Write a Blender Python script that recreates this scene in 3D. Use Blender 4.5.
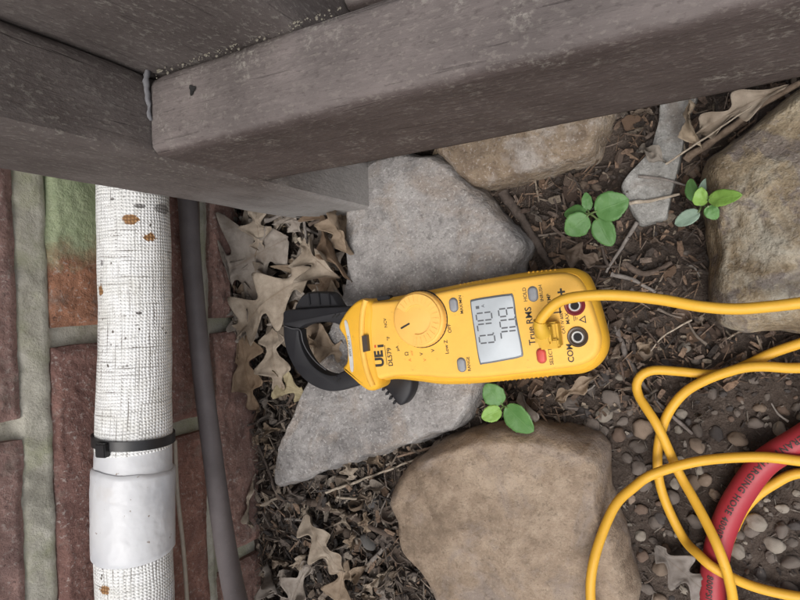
import bpy, bmesh, math, random
import numpy as np
from mathutils import Vector, Matrix, noise

random.seed(11)
rng = np.random.default_rng(5)
for o in list(bpy.data.objects):
    bpy.data.objects.remove(o)
scene = bpy.context.scene
COL = scene.collection

# ------------------------------------------------------------------ camera
F, HC = 570.0, 0.40                       # focal length in photo pixels, camera height in metres
NAD = (700.0, 287.0)                      # where the plumb line meets the picture
YAW = math.radians(-1.2)
d = Vector(((NAD[0]-400)/F, -(NAD[1]-300)/F, -1)).normalized()
Yv = Vector((0, 1, 0)); Yv = (Yv - Yv.dot(d)*d).normalized()
Zc = -d
Xv = Yv.cross(Zc)
Y2 = Yv*math.cos(YAW) + Xv*math.sin(YAW)
X2 = Y2.cross(Zc)
R = Matrix((X2, Y2, Zc))                  # world = R @ camera vector
CAM = Vector((0.3642, 0.0, HC))
cam_d = bpy.data.cameras.new('camera')
cam_d.sensor_width = 36.0; cam_d.lens = F/800*36
cam_d.clip_start = 0.005; cam_d.clip_end = 500
cam = bpy.data.objects.new('camera', cam_d); COL.objects.link(cam)
cam.matrix_world = Matrix.Translation(CAM) @ R.to_4x4()
scene.camera = cam
scene.render.resolution_x, scene.render.resolution_y = 1024, 768

# ------------------------------------------------------------------ sky, sun, exposure
SUN_EL, SUN_AZ = math.radians(66), math.radians(-62)     # azimuth measured from +X towards +Y
world = bpy.data.worlds.new('World'); scene.world = world; world.use_nodes = True
wn = world.node_tree; wn.nodes.clear()
sky = wn.nodes.new('ShaderNodeTexSky'); sky.sky_type = 'NISHITA'; sky.sun_disc = False
sky.sun_elevation = SUN_EL; sky.sun_rotation = math.pi/2 - SUN_AZ
sky.air_density = 1.0; sky.dust_density = 6.0; sky.ozone_density = 0.6
hs = wn.nodes.new('ShaderNodeHueSaturation'); hs.inputs['Saturation'].default_value = 0.30
bg = wn.nodes.new('ShaderNodeBackground'); bg.inputs['Strength'].default_value = 0.14
wo = wn.nodes.new('ShaderNodeOutputWorld')
wn.links.new(sky.outputs[0], hs.inputs['Color']); wn.links.new(hs.outputs[0], bg.inputs['Color'])
wn.links.new(bg.outputs[0], wo.inputs['Surface'])
sl = bpy.data.lights.new('sun', 'SUN'); sl.energy = 0.9; sl.angle = math.radians(35); sl.color = (1.0, 0.97, 0.93)
sun = bpy.data.objects.new('sun', sl); COL.objects.link(sun)
sdir = Vector((math.cos(SUN_EL)*math.cos(SUN_AZ), math.cos(SUN_EL)*math.sin(SUN_AZ), math.sin(SUN_EL)))
sun.rotation_euler = sdir.to_track_quat('Z', 'Y').to_euler(); sun.location = sdir*3
vs = scene.view_settings
vs.view_transform = 'Standard'; vs.look = 'None'; vs.gamma = 1.0; vs.use_curve_mapping = False
vs.exposure = 0.36

# ------------------------------------------------------------------ helpers
def ray(px, py):
    return R @ Vector(((px-400)/F, -(py-300)/F, -1))
def g(px, py, h=0.0):
    """photo pixel -> point at height h above the soil"""
    r = ray(px, py); return CAM + r*((h-HC)/r.z)
def wl(px, py, x=0.0):
    """photo pixel -> point on the plane at distance x from the brick face"""
    r = ray(px, py); return CAM + r*((x-CAM.x)/r.x)
def fbm(p, o=4):
    s = 0.0; a = 1.0; q = Vector(p)
    for _ in range(o):
        s += a*noise.noise(q); q = q*2.03 + Vector((3.1, 1.7, 5.3)); a *= 0.5
    return s
def smooth(a, b, x):
    t = min(1, max(0, (x-a)/(b-a))); return t*t*(3-2*t)
def soil_base(x, y):
    pile = 0.008*smooth(0.13, 0.02, x)*smooth(-0.05, 0.05, y)
    return pile
def soil_z(x, y):
    fade = smooth(1.2, 0.5, abs(x-0.3))*smooth(1.2, 0.5, abs(y))
    return soil_base(x, y) + fade*(0.0022*noise.noise(Vector((x*38, y*38, 0))) + 0.0032*noise.noise(Vector((x*14, y*14, 3))))

def link(o, parent=None):
    COL.objects.link(o)
    if parent is not None:
        o.parent = parent
    return o
def wloc(o):
    v = Vector((0, 0, 0))
    while o is not None:
        v += o.location; o = o.parent
    return v
def mesh(name, verts, faces, mat, parent=None, smooth_=True, sharp=None, origin=None, uv=None, colors=None):
    off = wloc(parent) if parent is not None else Vector((0, 0, 0))
    if origin is None:
        origin = off
    origin = Vector(origin)
    me = bpy.data.meshes.new(name)
    me.from_pydata([(v[0]-origin.x, v[1]-origin.y, v[2]-origin.z) for v in verts], [], faces)
    if uv is not None:
        l = me.uv_layers.new(name='UVMap')
        idx = np.empty(len(me.loops), dtype=np.int32); me.loops.foreach_get('vertex_index', idx)
        l.data.foreach_set('uv', np.asarray(uv, dtype=np.float32)[idx].ravel())
    if colors is not None:
        a = me.color_attributes.new('tint', 'FLOAT_COLOR', 'POINT')
        a.data.foreach_set('color', np.asarray(colors, dtype=np.float32).ravel())
    if smooth_:
        me.polygons.foreach_set('use_smooth', [True]*len(me.polygons))
        if sharp:
            me.set_sharp_from_angle(angle=math.radians(sharp))
    me.update()
    bm = bmesh.new(); bm.from_mesh(me); bmesh.ops.recalc_face_normals(bm, faces=bm.faces); bm.to_mesh(me); bm.free()
    if isinstance(mat, (list, tuple)):
        for m in mat: me.materials.append(m)
    elif mat is not None:
        me.materials.append(mat)
    o = bpy.data.objects.new(name, me)
    o.location = origin - off
    return link(o, parent)
def tag(o, label=None, cat=None, group=None, kind=None):
    if label: o['label'] = label
    if cat: o['category'] = cat
    if group: o['group'] = group
    if kind: o['kind'] = kind
    return o
def thing(name, loc, label, cat, group=None):
    o = bpy.data.objects.new(name, None); o.location = Vector(loc); o.empty_display_size = 0.02
    COL.objects.link(o); return tag(o, label, cat, group)

def catmull(pts, n=12, closed=False):
    P = [Vector(p) for p in pts]; out = []
    m = len(P)
    for i in range(m if closed else m-1):
        if closed:
            a, b, c, e = P[(i-1) % m], P[i], P[(i+1) % m], P[(i+2) % m]
        else:
            a, b, c, e = P[max(i-1, 0)], P[i], P[i+1], P[min(i+2, m-1)]
        for k in range(n):
            t = k/n
            out.append(0.5*((2*b) + (c-a)*t + (2*a-5*b+4*c-e)*t*t + (3*b-a-3*c+e)*t**3))
    if not closed: out.append(P[-1].copy())
    return out
def resample(pts, step, closed=False):
    P = [Vector(p) for p in pts]
    if closed: P = P + [P[0]]
    L = [0.0]
    for i in range(1, len(P)): L.append(L[-1] + (P[i]-P[i-1]).length)
    n = max(3, int(round(L[-1]/step)))
    out = []; j = 0
    for k in range(n + (0 if closed else 1)):
        s = L[-1]*k/n
        while j < len(L)-2 and L[j+1] < s: j += 1
        seg = L[j+1]-L[j]
        out.append(P[j].lerp(P[j+1], (s-L[j])/seg if seg > 1e-12 else 0))
    return out
def frames(path):
    T = []; n = len(path)
    for i in range(n):
        T.append((path[min(i+1, n-1)]-path[max(i-1, 0)]).normalized())
    N = []
    up = Vector((0, 0, 1))
    if abs(T[0].dot(up)) > 0.95: up = Vector((1, 0, 0))
    nv = (up - up.dot(T[0])*T[0]).normalized()
    for i in range(n):
        nv = (nv - nv.dot(T[i])*T[i]).normalized(); N.append(nv)
    return T, N
def tube_data(path, radius, seg=14, cap=True):
    T, N = frames(path); V = []; Fc = []; UV = []
    s = 0.0
    for i, p in enumerate(path):
        if i: s += (path[i]-path[i-1]).length
        r = radius(i/(len(path)-1)) if callable(radius) else radius
        b = T[i].cross(N[i])
        for k in range(seg):
            a = 2*math.pi*k/seg
            V.append(p + N[i]*(math.cos(a)*r) + b*(math.sin(a)*r)); UV.append((k/seg, s))
    for i in range(len(path)-1):
        for k in range(seg):
            k2 = (k+1) % seg
            Fc.append((i*seg+k, i*seg+k2, (i+1)*seg+k2, (i+1)*seg+k))
    if cap:
        Fc.append(tuple(range(seg-1, -1, -1))); e = (len(path)-1)*seg
        Fc.append(tuple(range(e, e+seg)))
    return V, Fc, UV
def tube(name, path, radius, mat, parent=None, seg=14, origin=None):
    V, Fc, UV = tube_data(path, radius, seg)
    return mesh(name, V, Fc, mat, parent, sharp=50, origin=origin, uv=UV)
def offset_poly(P, inset):
    n = len(P); out = []
    area = sum(P[i].x*P[(i+1) % n].y - P[(i+1) % n].x*P[i].y for i in range(n))
    sg = 1 if area > 0 else -1
    for i in range(n):
        a, b, c = P[i-1], P[i], P[(i+1) % n]
        e1 = (b-a).normalized(); e2 = (c-b).normalized()
        t = (e1+e2)
        if t.length < 1e-6: t = e1
        t.normalize()
        nrm = Vector((-t.y, t.x))*sg
        k = max(0.5, nrm.dot(Vector((-e1.y, e1.x))*sg))
        out.append(b + nrm*(inset/k))
    return out
def loft(name, outline, rings, mat, parent=None, sharp=40, zfun=None, origin=None):
    """closed 2D outline -> solid through rings of (inset, z)"""
    P = [Vector((p[0], p[1])) for p in outline]; n = len(P); V = []; Fc = []
    for ins, z in rings:
        for q in offset_poly(P, ins):
            V.append((q.x, q.y, z + (zfun(q.x, q.y) if zfun else 0)))
    for r in range(len(rings)-1):
        for k in range(n):
            k2 = (k+1) % n
            Fc.append((r*n+k, r*n+k2, (r+1)*n+k2, (r+1)*n+k))
    Fc.append(tuple(range(n-1, -1, -1))); e = (len(rings)-1)*n
    Fc.append(tuple(range(e, e+n)))
    return mesh(name, V, Fc, mat, parent, sharp=sharp, origin=origin)

# ------------------------------------------------------------------ node materials
class NM:
    def __init__(self, name):
        self.m = bpy.data.materials.new(name); self.m.use_nodes = True
        self.t = self.m.node_tree; self.t.nodes.clear()
        self.out = self.n('ShaderNodeOutputMaterial'); self.b = self.n('ShaderNodeBsdfPrincipled')
        self.l(self.b.outputs[0], self.out.inputs['Surface'])
        self._c = None
    def n(self, k): return self.t.nodes.new(k)
    def l(self, a, b): self.t.links.new(a, b)
    def put(self, sock, v):
        if hasattr(v, 'is_linked') or isinstance(v, bpy.types.NodeSocket): self.l(v, sock)
        else:
            if isinstance(v, (tuple, list)) and len(v) == 3 and sock.type == 'RGBA': v = (*v, 1)
            sock.default_value = v
    def coord(self, kind='Object', scale=(1, 1, 1), loc=(0, 0, 0), rot=(0, 0, 0)):
        if self._c is None: self._c = self.n('ShaderNodeTexCoord')
        mp = self.n('ShaderNodeMapping'); self.l(self._c.outputs[kind], mp.inputs['Vector'])
        mp.inputs['Scale'].default_value = scale; mp.inputs['Location'].default_value = loc; mp.inputs['Rotation'].default_value = rot
        return mp.outputs[0]
    def noise(self, scale, detail=5, rough=0.6, vec=None, dist=0.0):
        t = self.n('ShaderNodeTexNoise'); t.inputs['Scale'].default_value = scale
        t.inputs['Detail'].default_value = min(detail, 4); t.inputs['Roughness'].default_value = rough
        t.inputs['Distortion'].default_value = dist
        self.l(vec if vec is not None else self.coord(), t.inputs['Vector']); return t.outputs['Fac']
    def voro(self, scale, vec=None, feature='F1', out='Distance', rnd=1.0):
        t = self.n('ShaderNodeTexVoronoi'); t.feature = feature; t.inputs['Scale'].default_value = scale
        t.inputs['Randomness'].default_value = rnd
        self.l(vec if vec is not None else self.coord(), t.inputs['Vector']); return t.outputs[out]
    def ramp(self, fac, stops, interp='LINEAR'):
        r = self.n('ShaderNodeValToRGB'); cr = r.color_ramp; cr.interpolation = interp
        while len(cr.elements) < len(stops): cr.elements.new(0.5)
        for e, (p, c) in zip(cr.elements, stops):
            e.position = p
            if not isinstance(c, (tuple, list)): c = (c, c, c)
            e.color = (*c, 1) if len(c) == 3 else c
        self.l(fac, r.inputs['Fac']); return r.outputs['Color']
    def mix(self, fac, a, b, mode='MIX'):
        m = self.n('ShaderNodeMix'); m.data_type = 'RGBA'; m.blend_type = mode
        self.put(m.inputs[0], fac); self.put(m.inputs[6], a); self.put(m.inputs[7], b)
        return m.outputs[2]
    def math(self, op, a, b=0.0, c=0.0):
        m = self.n('ShaderNodeMath'); m.operation = op
        self.put(m.inputs[0], a); self.put(m.inputs[1], b)
        if op in ('MULTIPLY_ADD', 'SMOOTH_MIN', 'COMPARE'): self.put(m.inputs[2], c)
        return m.outputs[0]
    def sep(self, v):
        s = self.n('ShaderNodeSeparateXYZ'); self.l(v, s.inputs[0]); return s.outputs
    def bump(self, height, strength=0.5, dist=0.001, prev=None):
        b = self.n('ShaderNodeBump'); b.inputs['Strength'].default_value = strength; b.inputs['Distance'].default_value = dist
        self.l(height, b.inputs['Height'])
        if prev is not None: self.l(prev, b.inputs['Normal'])
        return b.outputs[0]
    def objcol(self):
        return self.n('ShaderNodeObjectInfo').outputs['Color']
    def objrand(self):
        return self.n('ShaderNodeObjectInfo').outputs['Random']
    def attr(self, name):
        a = self.n('ShaderNodeAttribute'); a.attribute_name = name; return a.outputs['Color']
    def done(self, color, rough=0.7, normal=None, spec=0.5, **kw):
        self.put(self.b.inputs['Base Color'], color); self.put(self.b.inputs['Roughness'], rough)
        self.b.inputs['Specular IOR Level'].default_value = spec
        if normal is not None: self.l(normal, self.b.inputs['Normal'])
        for k, v in kw.items(): self.put(self.b.inputs[k.replace('_', ' ')], v)
        return self.m
def plain(name, col, rough=0.5, spec=0.5, grime=0.12, scale=180, bump=0.08):
    M = NM(name); nz = M.noise(scale, 6, 0.7)
    c = M.mix(M.ramp(nz, [(0.35, 0.0), (0.75, 1.0)]), tuple(x*(1-grime) for x in col), tuple(min(1, x*(1+grime)) for x in col))
    return M.done(c, M.ramp(nz, [(0.2, min(1, rough*0.85)), (0.8, min(1, rough*1.15))]), M.bump(nz, bump, 0.0004), spec)

# soil
M = NM('soil')
n1 = M.noise(45, 8, 0.7); n2 = M.noise(420, 6, 0.7); n3 = M.voro(700)
c = M.ramp(n1, [(0.3, (0.034, 0.026, 0.022)), (0.5, (0.062, 0.048, 0.040)), (0.72, (0.105, 0.083, 0.069))])
c = M.mix(M.ramp(n2, [(0.56, 0.0), (0.74, 0.7)]), c, (0.13, 0.11, 0.095))
nb = M.bump(n1, 0.6, 0.006); nb = M.bump(n2, 0.9, 0.0016, nb); nb = M.bump(n3, 0.6, 0.001, nb)
MAT_SOIL = M.done(c, 0.95, nb, 0.15)

# rocks: base palettes
def rock_mat(name, dark, mid, light, fleck, fleck_amt=0.5, patch=None, patch_amt=0.0, stain=None, fine=900, spk=0.65, relief=1.0, fdir=(1, 1, 1)):
    M = NM(name)
    big = M.noise(16, 6, 0.62, dist=0.4); med = M.noise(85, 7, 0.68, M.coord(scale=fdir)); fin = M.noise(fine, 4, 0.75); spv = M.noise(fine*0.55, 3, 0.6)
    c = M.ramp(M.math('ADD', M.math('MULTIPLY', big, 0.55), M.math('MULTIPLY', med, 0.45)), [(0.40, dark), (0.5, mid), (0.60, light)])
    if patch:
        pm = M.ramp(M.noise(22, 7, 0.7, M.coord(loc=(4.2, 1.3, 2.2)), 0.6), [(0.5, 0.0), (0.64, patch_amt)])
        c = M.mix(pm, c, patch)
    if stain:
        sm = M.ramp(M.noise(34, 8, 0.72, M.coord(loc=(9.2, 5.3, 0.2)), 0.9), [(0.52, 0.0), (0.60, 0.65)])
        c = M.mix(sm, c, stain)
    sp2 = M.noise(fine*0.28, 4, 0.7, M.coord(loc=(2, 8, 5)))
    c = M.mix(M.ramp(spv, [(spk-0.09, 0.0), (spk+0.03, fleck_amt)]), c, fleck)
    c = M.mix(M.ramp(sp2, [(0.30, 0.55), (0.45, 0.0)]), c, tuple(x*0.55 for x in dark))
    c = M.mix(M.ramp(fin, [(0.28, 0.6), (0.46, 0.0)]), c, tuple(x*0.4 for x in dark))
    pits = M.voro(210, M.coord(loc=(1, 7, 3)))
    nb = M.bump(med, 0.75*relief, 0.0045); nb = M.bump(sp2, 0.6, 0.0014, nb); nb = M.bump(fin, 0.4, 0.0008, nb); nb = M.bump(M.ramp(pits, [(0.05, 0.0), (0.25, 1.0)]), 0.25, 0.0007, nb)
    return M.done(c, 0.88, nb, 0.25)
MAT_ROCK_GREY = rock_mat('grey_slab', (0.165, 0.156, 0.153), (0.25, 0.238, 0.232), (0.335, 0.32, 0.31), (0.52, 0.51, 0.49), 0.5, (0.275, 0.225, 0.185), 0.6)
MAT_ROCK_TAN = rock_mat('tan_boulder', (0.195, 0.147, 0.107), (0.278, 0.212, 0.156), (0.35, 0.277, 0.208), (0.43, 0.36, 0.28), 0.3, (0.245, 0.205, 0.18), 0.75, None, 1000, relief=0.35)
MAT_ROCK_OCHRE = rock_mat('ochre_stone', (0.15, 0.112, 0.082), (0.22, 0.168, 0.12), (0.30, 0.24, 0.175), (0.50, 0.47, 0.44), 0.4, (0.38, 0.355, 0.33), 0.7)
MAT_ROCK_LICHEN = rock_mat('lichen_boulder', (0.15, 0.115, 0.075), (0.245, 0.195, 0.13), (0.34, 0.285, 0.20), (0.42, 0.39, 0.33), 0.35, (0.34, 0.325, 0.275), 0.75, (0.125, 0.108, 0.112), 800)
MAT_ROCK_PALE = rock_mat('pale_flagstone', (0.20, 0.196, 0.186), (0.27, 0.266, 0.252), (0.35, 0.346, 0.33), (0.46, 0.455, 0.435), 0.45, (0.17, 0.145, 0.125), 0.75)

# wood
def wood_mat(name, axis, dark, mid, light, fleck, fleck_amt, worn=None, lichen=0.0, pale_foot=0.0):
    """stained timber; worn is the bleached grey that shows where the stain has gone from the upper face"""
    M = NM(name)
    st = [1, 1, 1]; st[axis] = 0.12
    gr = M.noise(260, 4, 0.7, M.coord(scale=tuple(st)), 0.3); big = M.noise(20, 4, 0.6)
    f = M.math('ADD', M.math('MULTIPLY', gr, 0.28), M.math('MULTIPLY', big, 0.72))
    c = M.ramp(f, [(0.36, dark), (0.5, mid), (0.64, light)])
    if worn:
        nz = M.sep(M.n('ShaderNodeNewGeometry').outputs['Normal'])[2]
        nz = M.math('ADD', nz, M.math('MULTIPLY', M.math('SUBTRACT', M.noise(90, 4, 0.7), 0.5), 0.7))
        wc = M.ramp(f, [(0.36, tuple(x*0.72 for x in worn)), (0.5, worn), (0.64, tuple(x*1.28 for x in worn))])
        c = M.mix(M.ramp(nz, [(0.45, 0.0), (0.8, 1.0)]), c, wc)
    st2 = [1, 1, 1]; st2[axis] = 0.55
    fl = M.noise(620, 3, 0.65, M.coord(scale=tuple(st2), rot=(0.3, 0.5, 0.6))); fz = M.noise(24, 4, 0.6, M.coord(loc=(3, 3, 3)))
    fm = M.math('MULTIPLY', M.ramp(fl, [(0.56, 0.0), (0.63, 1.0)]), M.ramp(fz, [(0.35, 0.35), (0.62, 1.0)]))
    c = M.mix(M.math('MULTIPLY', fm, fleck_amt), c, fleck)
    dk = M.ramp(M.noise(520, 3, 0.65, M.coord(scale=tuple(st2), loc=(5, 1, 2))), [(0.28, 0.4), (0.44, 0.0)])
    c = M.mix(dk, c, tuple(x*0.6 for x in dark))
    if lichen:
        lz = M.math('MULTIPLY', M.ramp(M.noise(40, 4, 0.75, M.coord(loc=(1.3, 0.2, 7))), [(0.54, 0.0), (0.68, 1.0)]), M.ramp(M.noise(480, 4, 0.75), [(0.48, 0.0), (0.60, 1.0)]))
        c = M.mix(M.math('MULTIPLY', lz, lichen), c, (0.36, 0.34, 0.30))
    if pale_foot:                                   # mottled pale grey, fading in towards the foot of the timber
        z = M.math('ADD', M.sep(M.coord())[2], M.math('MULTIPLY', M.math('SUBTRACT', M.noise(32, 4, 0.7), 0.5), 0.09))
        c = M.mix(M.ramp(M.math('DIVIDE', z, pale_foot), [(0.25, 0.9), (0.95, 0.0)]), c, M.mix(M.noise(420, 3, 0.7), (0.22, 0.21, 0.205), (0.44, 0.425, 0.41)))
    kn = M.ramp(M.noise(1.0, 3, 0.6, M.coord(scale=tuple(14 if i == axis else 420 for i in range(3)))), [(0.30, 1.0), (0.36, 0.0)])
    c = M.mix(M.math('MULTIPLY', kn, 0.3), c, tuple(x*0.35 for x in dark))
    nb = M.bump(gr, 0.4, 0.0012); nb = M.bump(fl, 0.5, 0.0007, nb); nb = M.bump(M.math('SUBTRACT', 1.0, kn), 0.5, 0.001, nb)
    return M.done(c, 0.85, nb, 0.25)
MAT_WOOD_POST = wood_mat('weathered_wood_upright', 2, (0.075, 0.062, 0.058), (0.104, 0.088, 0.083), (0.134, 0.116, 0.110), (0.31, 0.295, 0.26), 0.42, pale_foot=0.16)
MAT_WOOD_RAIL = wood_mat('weathered_wood_rail', 0, (0.060, 0.046, 0.043), (0.080, 0.063, 0.059), (0.104, 0.084, 0.079), (0.25, 0.225, 0.20), 0.30, (0.138, 0.118, 0.113), 0.5)

# brick
def brick_mat(name, moss=0.0, orange=0.0):
    M = NM(name); oc = M.objcol()
    n1 = M.noise(55, 7, 0.7); n2 = M.noise(360, 5, 0.7); n3 = M.noise(900, 3, 0.7)
    c = M.mix(M.ramp(n1, [(0.3, 0.0), (0.7, 1.0)]), M.mix(1.0, oc, (0.74, 0.69, 0.66), 'MULTIPLY'), M.mix(1.0, oc, (1.28, 1.18, 1.08), 'MULTIPLY'))
    c = M.mix(M.ramp(n2, [(0.56, 0.0), (0.66, 0.7)]), c, (0.42, 0.37, 0.34))
    c = M.mix(M.ramp(n2, [(0.30, 0.7), (0.42, 0.0)]), c, (0.035, 0.026, 0.024))
    c = M.mix(M.ramp(M.noise(30, 7, 0.75, M.coord(loc=(7, 7, 1))), [(0.57, 0.0), (0.7, 0.55)]), c, (0.25, 0.225, 0.195))
    if moss:
        y = M.sep(M.coord())[1]
        pos = M.math('ADD', y, M.math('MULTIPLY', M.math('SUBTRACT', M.noise(40, 6, 0.7), 0.5), 0.05))
        c = M.mix(M.ramp(M.math('MULTIPLY_ADD', pos, 8.0, 0.92), [(0.45, 0.0), (0.62, 0.92)]), c, M.mix(M.noise(160, 6, 0.7), (0.20, 0.275, 0.14), (0.42, 0.46, 0.32)))
    nb = M.bump(n1, 0.5, 0.003); nb = M.bump(n2, 0.7, 0.0012, nb); nb = M.bump(n3, 0.4, 0.0005, nb)
    return M.done(c, 0.93, nb, 0.15)
MAT_BRICK = brick_mat('fired_brick'); MAT_BRICK_MOSS = brick_mat('mossy_brick', 1.0)
M = NM('mortar')
n1 = M.noise(38, 7, 0.7); n2 = M.noise(520, 5, 0.75)
c = M.ramp(n1, [(0.32, (0.32, 0.305, 0.255)), (0.5, (0.45, 0.43, 0.365)), (0.68, (0.58, 0.56, 0.49))])
c = M.mix(M.ramp(M.noise(24, 6, 0.7, M.coord(loc=(2, 2, 8))), [(0.45, 0.0), (0.62, 0.75)]), c, (0.38, 0.385, 0.26))
c = M.mix(M.ramp(n2, [(0.25, 0.55), (0.42, 0.0)]), c, (0.09, 0.085, 0.07))
nb = M.bump(n1, 0.6, 0.003); nb = M.bump(n2, 0.8, 0.001, nb)
MAT_MORTAR = M.done(c, 0.95, nb, 0.15)

# ------------------------------------------------------------------ ground sheet
def axis(lo, hi, step, far):
    a = list(np.arange(lo, hi+1e-9, step)); s = step; v = hi
    while v < far: s *= 1.6; v += s; a.append(v)
    s = step; v = lo
    while v > -far: s *= 1.6; v -= s; a.insert(0, v)
    return a
gx = axis(-0.02, 0.52, 0.003, 60); gy = axis(-0.36, 0.30, 0.003, 60)
V = [(x, y, soil_z(x, y) + (0.0012*noise.noise(Vector((x*170, y*170, 9))) if -0.05 < x < 0.6 and abs(y) < 0.4 else 0)) for x in gx for y in gy]
ny = len(gy)
Fc = [(i*ny+j, i*ny+j+1, (i+1)*ny+j+1, (i+1)*ny+j) for i in range(len(gx)-1) for j in range(ny-1)]
tag(mesh('ground', V, Fc, MAT_SOIL), kind='structure')

# ------------------------------------------------------------------ brick wall
wall = thing('brick_wall', (0, 0, 0), 'weathered red brick wall with thick mossy mortar joints behind the white pipe', 'wall')
BL, BHT, HJ = 0.192, 0.056, 0.013          # brick length, height, head joint
bottoms = [-0.0095, 0.0590, 0.1270, 0.2030]
while len(bottoms) < 17: bottoms.append(bottoms[-1] + 0.0685)
phases = {0: wl(225, 325).y, 1: wl(186, 428).y, 2: wl(75, 336).y, 3: wl(8, 432).y}
def brick_shape(seed, ny_, nz_, rough):
    L, Hh, D = BL/2, BHT/2, 0.09
    V = []; Fc = []; r = 0.004
    for i in range(ny_+1):
        for j in range(nz_+1):
            a = -1+2*i/ny_; b = -1+2*j/nz_
            # crowd rows toward the edges so that worn arrises show
            a = math.copysign(abs(a)**0.75, a); b = math.copysign(abs(b)**0.75, b)
            y, z = a*L, b*Hh
            e = min(L-abs(y), Hh-abs(z))
            chip = 0.0035*max(0, fbm((y*60+seed*3.1, z*60, seed), 3))
            x = -0.5*max(0, (r+chip)-e)*(1 + 0.4*noise.noise(Vector((y*90, z*90, seed)))) 
            x += rough*(0.0015*fbm((y*35, z*35, seed*1.7), 5) + 0.0008*noise.noise(Vector((y*260, z*260, seed))))
            wob = 0.0012*noise.noise(Vector((y*50, z*50, seed+5)))
            V.append((x, y + wob*(abs(a) > .98), z + wob*1.5*(abs(b) > .98)))
    m = nz_+1
    for i in range(ny_):
        for j in range(nz_): Fc.append((i*m+j, (i+1)*m+j, (i+1)*m+j+1, i*m+j+1))
    border = [i*m for i in range(ny_+1)] + [ny_*m+j for j in range(1, nz_+1)] + [i*m+nz_ for i in range(ny_-1, -1, -1)] + [j for j in range(nz_-1, 0, -1)]
    base = len(V)
    for k in border: V.append((-D, V[k][1], V[k][2]))
    nb_ = len(border)
    for k in range(nb_):
        k2 = (k+1) % nb_; Fc.append((border[k], border[k2], base+k2, base+k))
    Fc.append(tuple(base+k for k in range(nb_-1, -1, -1)))
    return V, Fc
far_meshes = []
brick_tints = [(0.175, 0.105, 0.094), (0.155, 0.098, 0.091), (0.185, 0.108, 0.092), (0.15, 0.102, 0.097), (0.175, 0.115, 0.104)]
def wall_brick(y, zb, row):
    near = row <= 3 and -0.36 < y < 0.25
    if near:
        V, Fc = brick_shape(random.random()*40, 90, 30, 1.7 if row == 0 else 1.0)
        o = mesh('brick', V, Fc, MAT_BRICK, origin=(0, 0, 0), sharp=60)
    else:
        if len(far_meshes) < 5:
            V, Fc = brick_shape(len(far_meshes)*7.7+50, 14, 6, 1.0)
            o = mesh('brick', V, Fc, MAT_BRICK, origin=(0, 0, 0), sharp=60); far_meshes.append(o.data)
        else:
            o = link(bpy.data.objects.new('brick', random.choice(far_meshes)))
    o.parent = wall; o.location = (random.uniform(-0.001, 0.001), y, zb + BHT/2)
    t = random.choice(brick_tints); k = random.uniform(1.15, 1.5)
    o.color = (t[0]*k, t[1]*k, t[2]*k, 1)
    return o
for row, zb in enumerate(bottoms):
    ph = phases.get(row, phases[2 + (row % 2)]) + HJ/2 + BL/2
    for k in range(-8, 8):
        y = ph + k*(BL+HJ)
        b = wall_brick(y, zb, row)
        if row == 2 and k == 0:
            b.data.materials[0] = MAT_BRICK_MOSS; b.color = (0.29, 0.155, 0.105, 1); b['label'] = 'brick green with moss at one end and orange at the other'
        if row == 2 and k == -1: b.color = (0.185, 0.112, 0.103, 1)
        if row == 3: b.color = (0.25, 0.175, 0.168, 1)
        if row == 0: b.color = (0.25, 0.165, 0.148, 1)
# mortar: a rough sheet between the bricks, bulging out in the wide bed joint
def mortar_sheet():
    ys = axis(-0.36, 0.25, 0.0026, 1.62); zs = list(np.arange(-0.03, 0.275, 0.0026)) + list(np.linspace(0.28, bottoms[-1]+0.07, 24))
    V = []; Fc = []
    for y in ys:
        for z in zs:
            x = -0.0075 + 0.0016*fbm((y*55, z*55, 2), 5) + 0.0006*noise.noise(Vector((y*300, z*300, 4)))
            u = (z-0.193)/0.010
            x += 0.0060*math.exp(-(u**8)*0.5)
            for zj in (0.053, 0.121, 0.265): x += 0.004*math.exp(-((z-zj)/0.005)**2)
            V.append((x, y, z))
    m = len(zs)
    for i in range(len(ys)-1):
        for j in range(m-1): Fc.append((i*m+j, (i+1)*m+j, (i+1)*m+j+1, i*m+j+1))
    y0, y1, z0, z1 = ys[0], ys[-1], zs[0], zs[-1]; b = len(V); t = -0.11
    V.extend([(t, y0, z0), (t, y1, z0), (t, y1, z1), (t, y0, z1)]); n = len(ys)
    Fc.append((b, b+3, b+2, b+1))
    Fc.append(tuple([b+3] + [j for j in range(m-1, -1, -1)] + [b])); Fc.append(tuple([b+1] + [(n-1)*m+j for j in range(m)] + [b+2]))
    Fc.append(tuple([b+2] + [i*m+m-1 for i in range(n-1, -1, -1)] + [b+3])); Fc.append(tuple([b] + [i*m for i in range(n)] + [b+1]))
    return V, Fc
V, Fc = mortar_sheet(); mesh('mortar', V, Fc, MAT_MORTAR, wall, sharp=60)

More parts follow.
